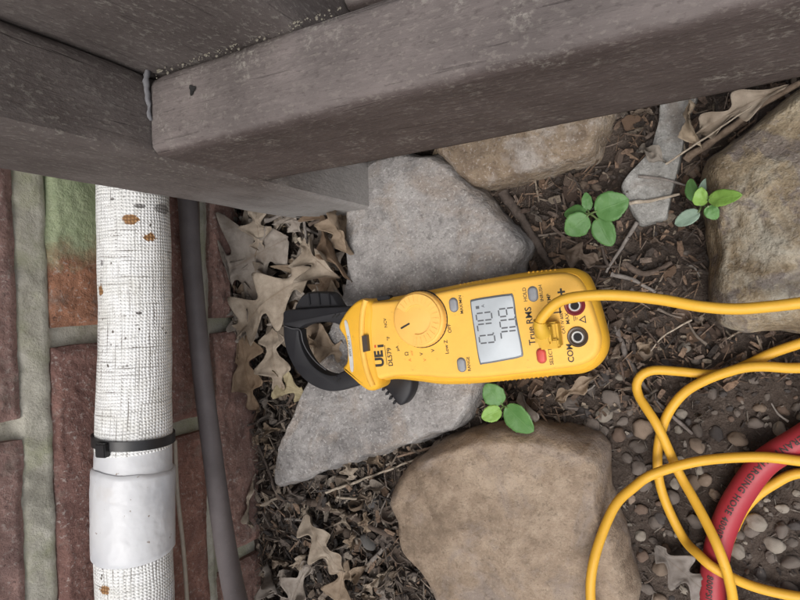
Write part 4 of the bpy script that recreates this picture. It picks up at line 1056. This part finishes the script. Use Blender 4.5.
Lf((348, 560), 0.008, (338, 612), 0.010, 34, TAN, 'tan oak leaf among acorn caps beside the tan boulder', curl=0.3, seed=58, lobes=2.2)
Lf((268, 560), 0.008, (288, 600), 0.014, 26, GREY, 'small grey oak leaf folded over dark debris near the hose', curl=0.8, seed=63, lobes=2.2, roll=0.3)
Lf((290, 610), 0.006, (312, 560), 0.010, 30, GREY, 'grey oak leaf lying half under the pale pointed leaf', curl=0.3, seed=69, lobes=2.4)
Lf((254, 480), 0.010, (253, 528), 0.014, 22, PALE, 'narrow pale leaf standing beside the spalled bricks', curl=0.6, seed=73, lobes=1.6, roll=0.4)
Lf((655, 545), 0.006, (720, 600), 0.009, 50, (0.20, 0.18, 0.165), 'dull grey oak leaf lying on gravel beside the red hose', curl=0.15, seed=77, lobes=3.0, wave=0.003)
Lf((790, 85), 0.034, (690, 140), 0.018, 44, PALE, 'large pale oak leaf curled above the flagstone by the lichen boulder', curl=0.5, seed=83, lobes=2.6, arch=0.010)
Lf((690, 100), 0.020, (702, 148), 0.022, 26, (0.33, 0.27, 0.2), 'curled tan leaf tucked behind the flagstone and the boulder', curl=1.1, seed=86, lobes=1.6, roll=0.5)
Lf((555, 400), 0.008, (600, 374), 0.014, 22, TAN, 'tan leaf scrap under the end of the clamp meter', curl=0.5, seed=91, lobes=2.0)
Lf((520, 392), 0.010, (545, 440), 0.012, 24, GREY, 'grey leaf scrap between the clamp meter and the tan boulder', curl=0.4, seed=95, lobes=2.0)
Lf((560, 250), 0.006, (600, 262), 0.009, 30, (0.15, 0.115, 0.09), 'dark brown leaf lying under the mulch seedling', curl=0.2, seed=98, lobes=2.2)
Lf((638, 148), 0.006, (668, 164), 0.012, 24, (0.22, 0.20, 0.175), 'grey brown leaf folded over the flagstone', curl=0.7, seed=101, lobes=1.8)
Lf((655, 340), 0.005, (636, 352), 0.006, 22, TAN, 'tan leaf scrap by the bend of the loose yellow cable', curl=0.7, seed=105, lobes=1.8)
# more leaves of the heap that only their place tells apart
rnd = random.Random(4)
for k in range(46):
    px, py = rnd.uniform(226, 345), rnd.uniform(208, 350); a = rnd.uniform(0, 6.28); ln = rnd.uniform(22, 50)
    if on_rock(*g(px, py, 0.01)[:2], 1.02): continue
    hh = rnd.uniform(0.011, 0.018); tn = rnd.choice([PALE, TAN, GREY, GREY, BROWN, (0.22, 0.185, 0.15), (0.19, 0.165, 0.142), (0.13, 0.108, 0.09)])
    Lf((px, py), hh, (px+ln*math.cos(a), py+ln*math.sin(a)), hh+rnd.uniform(-0.002, 0.005), rnd.uniform(26, 48), tn, '%s dry oak leaf in the heap near %s' % (lcol(tn), near(px, py)), GL,
       curl=rnd.uniform(0.1, 0.6), roll=rnd.uniform(-0.3, 0.3), seed=200+k, lobes=rnd.uniform(1.6, 2.8), arch=rnd.uniform(0.002, 0.008))
for k in range(72):
    px, py = rnd.uniform(250, 400), rnd.uniform(400, 640); a = rnd.uniform(0, 6.28); ln = rnd.uniform(10, 24)
    if on_rock(*g(px, py, 0.01)[:2], 1.05): continue
    tn = rnd.choice([(0.2, 0.175, 0.15), (0.17, 0.135, 0.105), GREY, (0.14, 0.12, 0.105), TAN, PALE])
    Lf((px, py), 0.008, (px+ln*math.cos(a), py+ln*math.sin(a)), 0.010, rnd.uniform(9, 22), tn, '%s leaf scrap in the dark debris near %s' % (lcol(tn), near(px, py)), 'leaf scraps in the dark debris',
       curl=rnd.uniform(0.3, 1.1), roll=rnd.uniform(-0.6, 0.6), seed=300+k, lobes=rnd.uniform(1.0, 2.4), arch=0.003, name='leaf_scrap')
for k in range(40):
    px, py = rnd.uniform(460, 720), rnd.uniform(95, 420); a = rnd.uniform(0, 6.28); ln = rnd.uniform(10, 24)
    if on_rock(*g(px, py, 0.01)[:2], 1.06): continue
    tn = rnd.choice([(0.15, 0.115, 0.09), (0.12, 0.09, 0.072), (0.19, 0.155, 0.125), (0.10, 0.085, 0.072)])
    Lf((px, py), 0.006, (px+ln*math.cos(a), py+ln*math.sin(a)), 0.009, rnd.uniform(8, 18), tn, '%s leaf scrap in the bark mulch near %s' % (lcol(tn), near(px, py)), 'leaf scraps in the bark mulch',
       curl=rnd.uniform(0.3, 1.0), roll=rnd.uniform(-0.5, 0.5), seed=400+k, lobes=rnd.uniform(1.0, 2.4), arch=0.003, name='leaf_scrap')

# ------------------------------------------------------------------ pebbles
M = NM('pebble'); oc = M.objcol(); n1 = M.noise(120, 4, 0.65); n2 = M.noise(900, 3, 0.7)
c = M.mix(M.ramp(n1, [(0.3, 0.0), (0.7, 1.0)]), M.mix(1.0, oc, (0.72, 0.70, 0.70), 'MULTIPLY'), M.mix(1.0, oc, (1.2, 1.18, 1.15), 'MULTIPLY'))
c = M.mix(M.ramp(n2, [(0.60, 0.0), (0.72, 0.35)]), c, M.mix(1.0, oc, (1.6, 1.6, 1.55), 'MULTIPLY'))
c = M.mix(M.ramp(M.noise(75, 4, 0.6, M.coord(loc=(4, 4, 4))), [(0.48, 0.0), (0.66, 0.55)]), c, (0.060, 0.051, 0.046))
MAT_PEBBLE = M.done(c, 0.85, M.bump(n2, 0.35, 0.0006), 0.25)
peb_meshes = []
for k in range(9):
    bm = bmesh.new(); bmesh.ops.create_icosphere(bm, subdivisions=3, radius=1.0)
    rs = random.Random(k); sc = Vector((1, rs.uniform(0.72, 0.95), rs.uniform(0.45, 0.62)))
    for vv in bm.verts:
        nz = 1 + 0.30*noise.noise(vv.co*1.1 + Vector((k*7, 0, 0))) + 0.09*noise.noise(vv.co*2.7 + Vector((k*3, 1, 0)))
        if k % 3 == 0: nz *= 1 - 0.12*max(0, vv.co.dot(Vector((0.7, 0.5, 0.5)).normalized())-0.55)*2
        vv.co = Vector((vv.co.x*sc.x, vv.co.y*sc.y, vv.co.z*sc.z))*nz
    me = bpy.data.meshes.new('pebble'); bm.to_mesh(me); bm.free()
    me.polygons.foreach_set('use_smooth', [True]*len(me.polygons)); me.materials.append(MAT_PEBBLE); peb_meshes.append(me)
PEB = {'grey': (0.142, 0.122, 0.108), 'tan': (0.23, 0.18, 0.14), 'pale': (0.27, 0.245, 0.21), 'dark': (0.07, 0.063, 0.061), 'brown': (0.14, 0.10, 0.078)}
PWORD = {'grey': 'smooth grey', 'tan': 'rounded tan', 'pale': 'pale whitish', 'dark': 'dark slate', 'brown': 'dull brown'}
placed = []
def pebble(px, py, rpx, kind, rs=random):
    c = g(px, py, 0.003); r = rpx*(g(px+1, py, 0.003)-g(px, py, 0.003)).length*1.06
    o = link(bpy.data.objects.new('pebble', rs.choice(peb_meshes))); s_ = r*rs.uniform(0.96, 1.12)
    o.scale = (s_, s_*rs.uniform(0.9, 1.05), s_*rs.uniform(0.85, 1.1)); o.rotation_euler = (rs.uniform(-0.25, 0.25), rs.uniform(-0.25, 0.25), rs.uniform(0, 6.28))
    o.location = (c.x, c.y, soil_z(c.x, c.y) + s_*rs.uniform(0.02, 0.26))
    k = rs.uniform(0.85, 1.15); t = PEB[kind]; o.color = (t[0]*k, t[1]*k, t[2]*k, 1)
    sz = 'tiny ' if rpx < 4.2 else ('big ' if rpx >= 8 else '')
    lb = sz + PWORD[kind] + ' pebble near ' + near(px, py); tag(o, lb, 'pebble', lb.replace('pebble', 'pebbles')); placed.append((px, py, rpx))
for a in ((613, 401, 11, 'grey'), (604, 415, 8, 'pale'), (642, 430, 10.5, 'tan'), (639, 448, 9.5, 'grey'), (638, 469, 8, 'grey'), (697, 446, 9, 'tan'), (738, 440, 9.5, 'tan'), (754, 424, 8, 'grey'), (760, 409, 6.5, 'tan'), (780, 431, 9, 'pale'),
          (756, 522, 10, 'pale'), (751, 531, 8, 'grey'), (738, 534, 6.5, 'grey'), (736, 551, 8, 'pale'), (781, 530, 9, 'grey'), (774, 545, 10, 'pale'), (771, 557, 7.5, 'grey'), (791, 562, 10.5, 'grey'), (795, 527, 8, 'dark'), (662, 569, 12, 'tan'),
          (640, 538, 5.5, 'pale'), (692, 484, 9, 'tan'), (715, 496, 7.5, 'tan'), (705, 481, 7, 'tan'), (695, 523, 8, 'grey'), (670, 499, 8.5, 'grey'), (655, 525, 7.5, 'grey'), (681, 415, 6, 'pale'), (712, 394, 7, 'grey'), (618, 436, 7, 'brown'),
          (622, 423, 6, 'grey'), (591, 426, 8, 'grey'), (601, 433, 7, 'grey'), (697, 431, 7.5, 'grey'), (685, 348, 7.5, 'pale'), (712, 333, 9, 'brown'), (643, 354, 8, 'tan'), (583, 187, 6, 'tan'), (596, 187, 5, 'tan'), (692, 170, 8, 'tan'),
          (629, 411, 6, 'grey'), (583, 412, 7, 'dark'), (570, 405, 8, 'grey'), (590, 392, 7, 'grey'), (660, 520, 6, 'dark'), (720, 460, 7, 'dark'), (773, 470, 7, 'grey'), (790, 590, 9, 'grey'), (760, 575, 7, 'dark'), (646, 590, 7, 'grey'), (440, 160, 4.5, 'pale'), (436, 155, 3.5, 'pale')):
    pebble(*a, rs=rnd)
tries = 0
while len(placed) < 330 and tries < 20000:
    tries += 1
    px, py = rnd.uniform(555, 960), rnd.uniform(340, 760)
    dens = smooth(340, 430, py)*smooth(545, 600, px)*(1.0 if px < 830 and py < 640 else 0.25)
    if rnd.random() > dens: continue
    r = rnd.choice([2.5, 3, 3, 3.5, 4, 4, 4.5, 5, 6, 7, 8])
    if any((px-a)**2+(py-b)**2 < (r+q)**2*0.86 for a, b, q in placed): continue
    c = g(px, py, 0)
    if on_rock(c.x, c.y, 1.03): continue
    pebble(px, py, r, rnd.choice(['grey', 'grey', 'grey', 'tan', 'dark', 'dark', 'brown', 'pale', 'brown']), rs=rnd)
for k in range(34):
    px, py = rnd.uniform(600, 715), rnd.uniform(230, 390); r = rnd.choice([3, 3, 4, 5])
    if any((px-a)**2+(py-b)**2 < (r+q)**2 for a, b, q in placed) or on_rock(*g(px, py, 0)[:2], 1.03): continue
    pebble(px, py, r, rnd.choice(['brown', 'tan', 'grey', 'dark']), rs=rnd)

# ------------------------------------------------------------------ twigs
M = NM('twig_bark'); oc = M.objcol(); n1 = M.noise(240, 4, 0.7, M.coord(scale=(1, 1, 1)))
c = M.mix(M.ramp(n1, [(0.3, 0.0), (0.7, 1.0)]), M.mix(1.0, oc, (0.6, 0.58, 0.56), 'MULTIPLY'), M.mix(1.0, oc, (1.3, 1.3, 1.3), 'MULTIPLY'))
MAT_TWIG = M.done(c, 0.9, M.bump(n1, 0.7, 0.0012), 0.2)
def twig(pts, wpx, tint, label, group=None, h=0.006, name='twig'):
    P = []
    for q in pts:
        hh = q[2] if len(q) > 2 else None
        p = g(q[0], q[1], h if hh is None else hh)
        if hh is None: p.z = soil_z(p.x, p.y) + h*0.7
        P.append(p)
    r = wpx/2*(g(pts[0][0]+1, pts[0][1], h)-g(pts[0][0], pts[0][1], h)).length
    path = resample(catmull(P, 8), 0.003); sd_ = random.random()*50
    path = [p + Vector((noise.noise(Vector((i*0.35, sd_, 0))), noise.noise(Vector((i*0.35, sd_, 7))), 0.5*noise.noise(Vector((i*0.35, sd_, 3)))))*r*0.55 for i, p in enumerate(path)]
    o = tube(name, path, lambda t: r*(1.1-0.45*t)*(1+0.12*math.sin(t*37+sd_)), MAT_TWIG, None, 8, origin=P[len(P)//2]); o.color = (*tint, 1)
    tag(o, label, 'twig', group); return o
TG = (0.20, 0.18, 0.165); TB = (0.11, 0.085, 0.07); TD = (0.075, 0.06, 0.052); TP = (0.36, 0.31, 0.25)
twig([(502, 190), (516, 212), (532, 236), (550, 266)], 10, TD, 'thick dark stick lying between the grey slab and the mulch', h=0.008)
twig([(614, 325), (628, 360), (652, 397), (692, 434)], 5.5, (0.16, 0.14, 0.13), 'long grey twig passing under the bend of the loose yellow cable', h=0.006)
twig([(637, 222), (622, 246), (605, 272)], 4.5, TG, 'short grey twig between the mulch seedling and the lichen boulder', h=0.009)
twig([(629, 203), (655, 199), (679, 193)], 4, TP, 'pale crooked twig crossing the foot of the flagstone', h=0.014)
twig([(638, 176), (662, 178), (686, 184)], 3.2, TG, 'thin grey twig crossing the middle of the flagstone', h=0.014)
twig([(610, 274), (632, 280), (655, 292)], 5, TG, 'grey twig beside the end of the clamp meter', h=0.008)
twig([(622, 262), (645, 274), (672, 262)], 7, TB, 'brown bark covered stick between clamp meter and lichen boulder', h=0.008)
twig([(666, 164, 0.016), (705, 138, 0.030), (752, 106, 0.046)], 2.2, TP, 'thin straw stalk reaching over the edge of the lichen boulder')
twig([(686, 160, 0.012), (722, 134, 0.018), (770, 100, 0.030), (812, 78, 0.04)], 8, (0.19, 0.145, 0.11), 'brown stick lying along the upper edge of the lichen boulder')
twig([(262, 494), (300, 503), (345, 516), (378, 531), (408, 548)], 6, TB, 'long brown stick below the point of the grey slab', h=0.010)
twig([(356, 575), (372, 560), (387, 545)], 4.5, TG, 'straight grey twig among the acorn caps', h=0.010)
twig([(322, 494), (360, 481), (420, 458)], 2.2, TP, 'thin pale straw along the lower edge of the grey slab', h=0.012)
twig([(334, 499), (352, 500), (372, 501)], 2.2, TP, 'short pale straw stem below the grey slab', h=0.012)
twig([(440, 447), (418, 452), (395, 458)], 3.2, (0.22, 0.16, 0.12), 'reddish brown twig pressed along the grey slab near the tan boulder', h=0.014)
twig([(250, 430), (262, 462), (272, 492)], 2.4, TD, 'thin dark stem standing beside the spalled bricks', h=0.014)
twig([(692, 320), (664, 336), (650, 352)], 2.2, TP, 'fine arched straw beside the lichen boulder', h=0.012)
LEADPTS = [(p.x, p.y) for p in resample(catmull(pathA[2:], 8), 0.006)] + [(p.x, p.y) for p in resample(catmull(pathB, 8), 0.006)]
def near_lead(x, y, d_=0.0075): return any((a-x)**2+(b-y)**2 < d_*d_ for a, b in LEADPTS)
def rand_twigs(n, x0, x1, y0, y1, lo, hi, tints, label, group, hh=0.007):
    for k in range(n):
        px, py = rnd.uniform(x0, x1), rnd.uniform(y0, y1); a = rnd.uniform(0, 6.28); ln = rnd.uniform(lo, hi)
        q = (px+ln*math.cos(a), py+ln*math.sin(a)); m = ((px+q[0])/2 + rnd.uniform(-3, 3), (py+q[1])/2 + rnd.uniform(-3, 3))
        if any(on_rock(*g(*z, 0.005)[:2], 1.03) for z in ((px, py), q, m)): continue
        if g(*q).x < 0.012 or g(px, py).x < 0.012: continue
        e0, e1 = g(px, py, 0.005), g(*q, 0.005)
        if px > 600 and any(near_lead(*(e0.lerp(e1, k_/6))[:2]) for k_ in range(7)): continue
        tn = rnd.choice(tints); wp = rnd.uniform(1.4, 3.6)
        twig([(px, py), m, q], wp, tn, '%s %s %s near %s' % ('fine' if wp < 2.2 else 'thin', lcol(tn), label, near(px, py)), group, h=hh*rnd.uniform(0.6, 1.5))
rand_twigs(70, 235, 480, 400, 640, 14, 44, [TG, TB, TD, TD, (0.15, 0.13, 0.115)], 'dry twig in the dark debris', 'twigs in the dark debris', 0.009)
rand_twigs(75, 470, 715, 90, 400, 12, 40, [TG, TB, TB, TD, (0.15, 0.125, 0.105)], 'dry twig in the bark mulch', 'twigs in the bark mulch')
rand_twigs(48, 238, 345, 200, 350, 14, 40, [TP, TG, TB], 'dry stem in the oak leaf heap', 'stems in the leaf heap', 0.022)
rand_twigs(14, 560, 800, 380, 620, 10, 26, [TG, TB, TD], 'dry twig on the gravel', 'twigs on the gravel', 0.006)

# ------------------------------------------------------------------ acorn caps
cap_prof = [(0.0, -0.10), (0.45, -0.06), (0.82, 0.16), (1.0, 0.48), (1.0, 0.70), (0.90, 0.74), (0.84, 0.52), (0.62, 0.26), (0.0, 0.14)]
V = []; Fc = []; n = 22
for r, z in cap_prof:
    for k in range(n):
        a = 2*math.pi*k/n; q = 1+0.05*math.sin(5*a)*(r > 0.5); V.append((r*q*math.cos(a), r*q*math.sin(a), z))
for i in range(len(cap_prof)-1):
    for k in range(n): Fc.append((i*n+k, i*n+(k+1) % n, (i+1)*n+(k+1) % n, (i+1)*n+k))
cap0 = mesh('acorn_cap', V, Fc, MAT_TWIG, None, sharp=60); cap_me = cap0.data; bpy.data.objects.remove(cap0)
for px, py, r, t, tl in ((379, 577, 8, (0.17, 0.14, 0.115), 0.3), (400, 551, 8.5, (0.14, 0.11, 0.09), -0.5), (392, 516, 8, (0.15, 0.12, 0.10), 0.7), (371, 539, 8, (0.16, 0.155, 0.15), 2.7), (352, 534, 7, (0.14, 0.11, 0.09), 2.9), (345, 480, 8, (0.18, 0.145, 0.115), 0.5), (376, 505, 6, (0.13, 0.125, 0.125), 2.8), (386, 590, 6, (0.12, 0.10, 0.085), 0.9), (357, 508, 7, (0.2, 0.15, 0.11), 3.4), (412, 575, 6, (0.13, 0.11, 0.10), -0.6), (560, 388, 7, (0.17, 0.14, 0.12), 0.6), (684, 312, 10, (0.17, 0.12, 0.09), 0.6)):
    c = g(px, py, 0.006); s_ = r*(g(px+1, py, 0)-g(px, py, 0)).length
    o = link(bpy.data.objects.new('acorn_cap', cap_me)); o.scale = (s_, s_, s_); o.rotation_euler = (tl, tl*0.6, px); o.color = (*t, 1)
    o.location = (c.x, c.y, soil_z(c.x, c.y)+s_*0.35+0.002)
    tag(o, '%s acorn cap %s near %s' % (lcol(t), 'lying upside down' if abs(tl) > 2 else 'tipped open', near(px, py)), 'acorn cap', 'acorn caps in the litter')

# ------------------------------------------------------------------ bark chips one can tell apart, then the fine litter as one mass
M = NM('bark_chip'); oc = M.objcol(); n1 = M.noise(260, 4, 0.7, M.coord(scale=(0.35, 1, 1)))
c = M.mix(M.ramp(n1, [(0.3, 0.0), (0.7, 1.0)]), M.mix(1.0, oc, (0.55, 0.52, 0.5), 'MULTIPLY'), M.mix(1.0, oc, (1.35, 1.32, 1.3), 'MULTIPLY'))
MAT_CHIP = M.done(c, 0.92, M.bump(n1, 0.8, 0.001), 0.15)
chip_meshes = []
for k in range(8):
    rs = random.Random(50+k); n = 7; asp = rs.uniform(0.35, 0.7); V = []; ben = rs.uniform(-0.25, 0.25)
    ang = sorted(rs.uniform(0, 6.28) for _ in range(n)); ang = [6.28*i/n + rs.uniform(-0.3, 0.3) for i in range(n)]
    rad_ = [rs.uniform(0.7, 1.1) for _ in range(n)]
    for z in (0.11, -0.11):
        V.append((0, 0, z + ben))
        for i in range(n): V.append((rad_[i]*math.cos(ang[i]), asp*rad_[i]*math.sin(ang[i]), z*rs.uniform(0.3, 1.1) + rs.uniform(-0.08, 0.08)))
    Fc = []
    for i in range(n):
        i2 = (i+1) % n; Fc += [(0, 1+i, 1+i2), (n+1, n+2+i2, n+2+i), (1+i, n+2+i, n+2+i2, 1+i2)]
    o = mesh('bark_chip', V, Fc, MAT_CHIP, None, sharp=35); chip_meshes.append(o.data); bpy.data.objects.remove(o)
def chips(n, x0, x1, y0, y1, lo, hi, tints, label, group):
    for k in range(n):
        px, py = rnd.uniform(x0, x1), rnd.uniform(y0, y1); c = g(px, py, 0.004)
        if on_rock(c.x, c.y, 1.05) or c.x < 0.015 or near_lead(c.x, c.y, 0.011): continue
        o = link(bpy.data.objects.new('bark_chip', rnd.choice(chip_meshes))); s_ = rnd.uniform(lo, hi)
        o.scale = (s_, s_, s_*rnd.uniform(0.8, 1.4)); o.rotation_euler = (rnd.uniform(-0.5, 0.5), rnd.uniform(-0.5, 0.5), rnd.uniform(0, 6.28))
        o.location = (c.x, c.y, soil_z(c.x, c.y)+0.003+s_*0.2); t = rnd.choice(tints); o.color = (*t, 1)
        tag(o, '%s %s near %s' % (lcol(t), label, near(px, py)), 'bark chip', group)
BT = [(0.142, 0.098, 0.071), (0.111, 0.079, 0.06), (0.084, 0.062, 0.051), (0.189, 0.131, 0.094), (0.132, 0.103, 0.085)]
DT = [(0.137, 0.113, 0.093), (0.104, 0.086, 0.074), (0.182, 0.149, 0.121), (0.075, 0.062, 0.054), (0.15, 0.106, 0.078)]
chips(85, 470, 715, 85, 410, 0.004, 0.009, BT, 'bark chip in the mulch', 'bark chips in the mulch')
chips(85, 240, 480, 390, 640, 0.004, 0.0085, DT, 'bark chip in the dark debris', 'bark chips in the dark debris')
V = []; Fc = []; CO = []
def litter(n, region, tints, smin, smax, zmax):
    for k in range(n):
        x, y = rnd.uniform(0.004, 0.60), rnd.uniform(-0.62, 0.36); px, py = proj((x, y, 0.003))
        if rnd.random() > region(px, py) or on_rock(x, y, 1.0): continue
        L_ = rnd.uniform(smin, smax)*(0.6+0.4*rnd.random()); fib = rnd.random() < 0.5
        wd = L_*(rnd.uniform(0.08, 0.18) if fib else rnd.uniform(0.22, 0.55)); th = max(0.0003, L_*rnd.uniform(0.05, 0.16))
        if fib: L_ *= 1.7
        a = rnd.uniform(0, 6.28); tl = rnd.uniform(-0.5, 0.5); t2 = rnd.uniform(-0.6, 0.6); ca, sa = math.cos(a), math.sin(a)
        z0 = soil_z(x, y) + rnd.uniform(0.0005, zmax) + abs(tl)*L_*0.25; bend = rnd.uniform(-0.25, 0.25)*L_
        t = rnd.choice(tints); kk = rnd.uniform(0.7, 1.3); b = len(V)
        for i, lx in enumerate((-0.5, 0.05, 0.5)):
            wv = wd*(rnd.uniform(0.3, 1.0) if i != 1 else 1.0)
            for sy in (-0.5, 0.5):
                for sz in (-0.5, 0.5):
                    X_, Y_ = lx*L_, sy*wv + rnd.uniform(-0.1, 0.1)*wd
                    Z_ = sz*th + X_*tl + Y_*t2 + (bend if i == 1 else 0)*0.4
                    V.append((x+ca*X_-sa*Y_, y+sa*X_+ca*Y_, z0+Z_)); CO.append((t[0]*kk, t[1]*kk, t[2]*kk, 1))
        for s0 in (b, b+4):
            for q in ((0, 1, 5, 4), (1, 3, 7, 5), (3, 2, 6, 7), (2, 0, 4, 6)): Fc.append(tuple(s0+z for z in q))
        Fc.append((b, b+2, b+3, b+1)); Fc.append((b+8, b+9, b+11, b+10))
def r_mulch(px, py): return 1.0 if (px > 440 and py < 420 - max(0, px-600)*0.25) else 0.0
def r_dark(px, py): return 1.0 if (px <= 500 and py > 330) else 0.0
def r_leaf(px, py): return 1.0 if (px <= 440 and py <= 330) else 0.0
def r_grav(px, py): return 0.0 if (r_mulch(px, py) or r_dark(px, py) or r_leaf(px, py)) else 1.0
litter(40000, r_mulch, BT + [(0.05, 0.041, 0.036), (0.045, 0.038, 0.034), (0.17, 0.14, 0.11)], 0.002, 0.010, 0.007)
litter(52000, r_dark, DT + [(0.045, 0.040, 0.038), (0.04, 0.036, 0.034), (0.21, 0.18, 0.15)], 0.002, 0.012, 0.009)
litter(10000, r_leaf, DT + [(0.28, 0.24, 0.19), (0.22, 0.17, 0.12)], 0.004, 0.014, 0.008)
litter(24000, r_grav, [(0.06, 0.05, 0.045), (0.045, 0.038, 0.035), (0.10, 0.085, 0.075), (0.17, 0.15, 0.13)], 0.0012, 0.005, 0.002)
M = NM('fine_litter'); n1 = M.noise(520, 3, 0.7)
MAT_LIT = M.done(M.mix(1.0, M.attr('tint'), M.ramp(n1, [(0.3, 0.45), (0.7, 1.5)]), 'MULTIPLY'), 0.95, None, 0.1)
o = mesh('leaf_litter', V, Fc, MAT_LIT, None, smooth_=False, colors=CO); tag(o, 'fine bark, leaf and soil debris covering the ground between the stones', 'litter', kind='stuff')
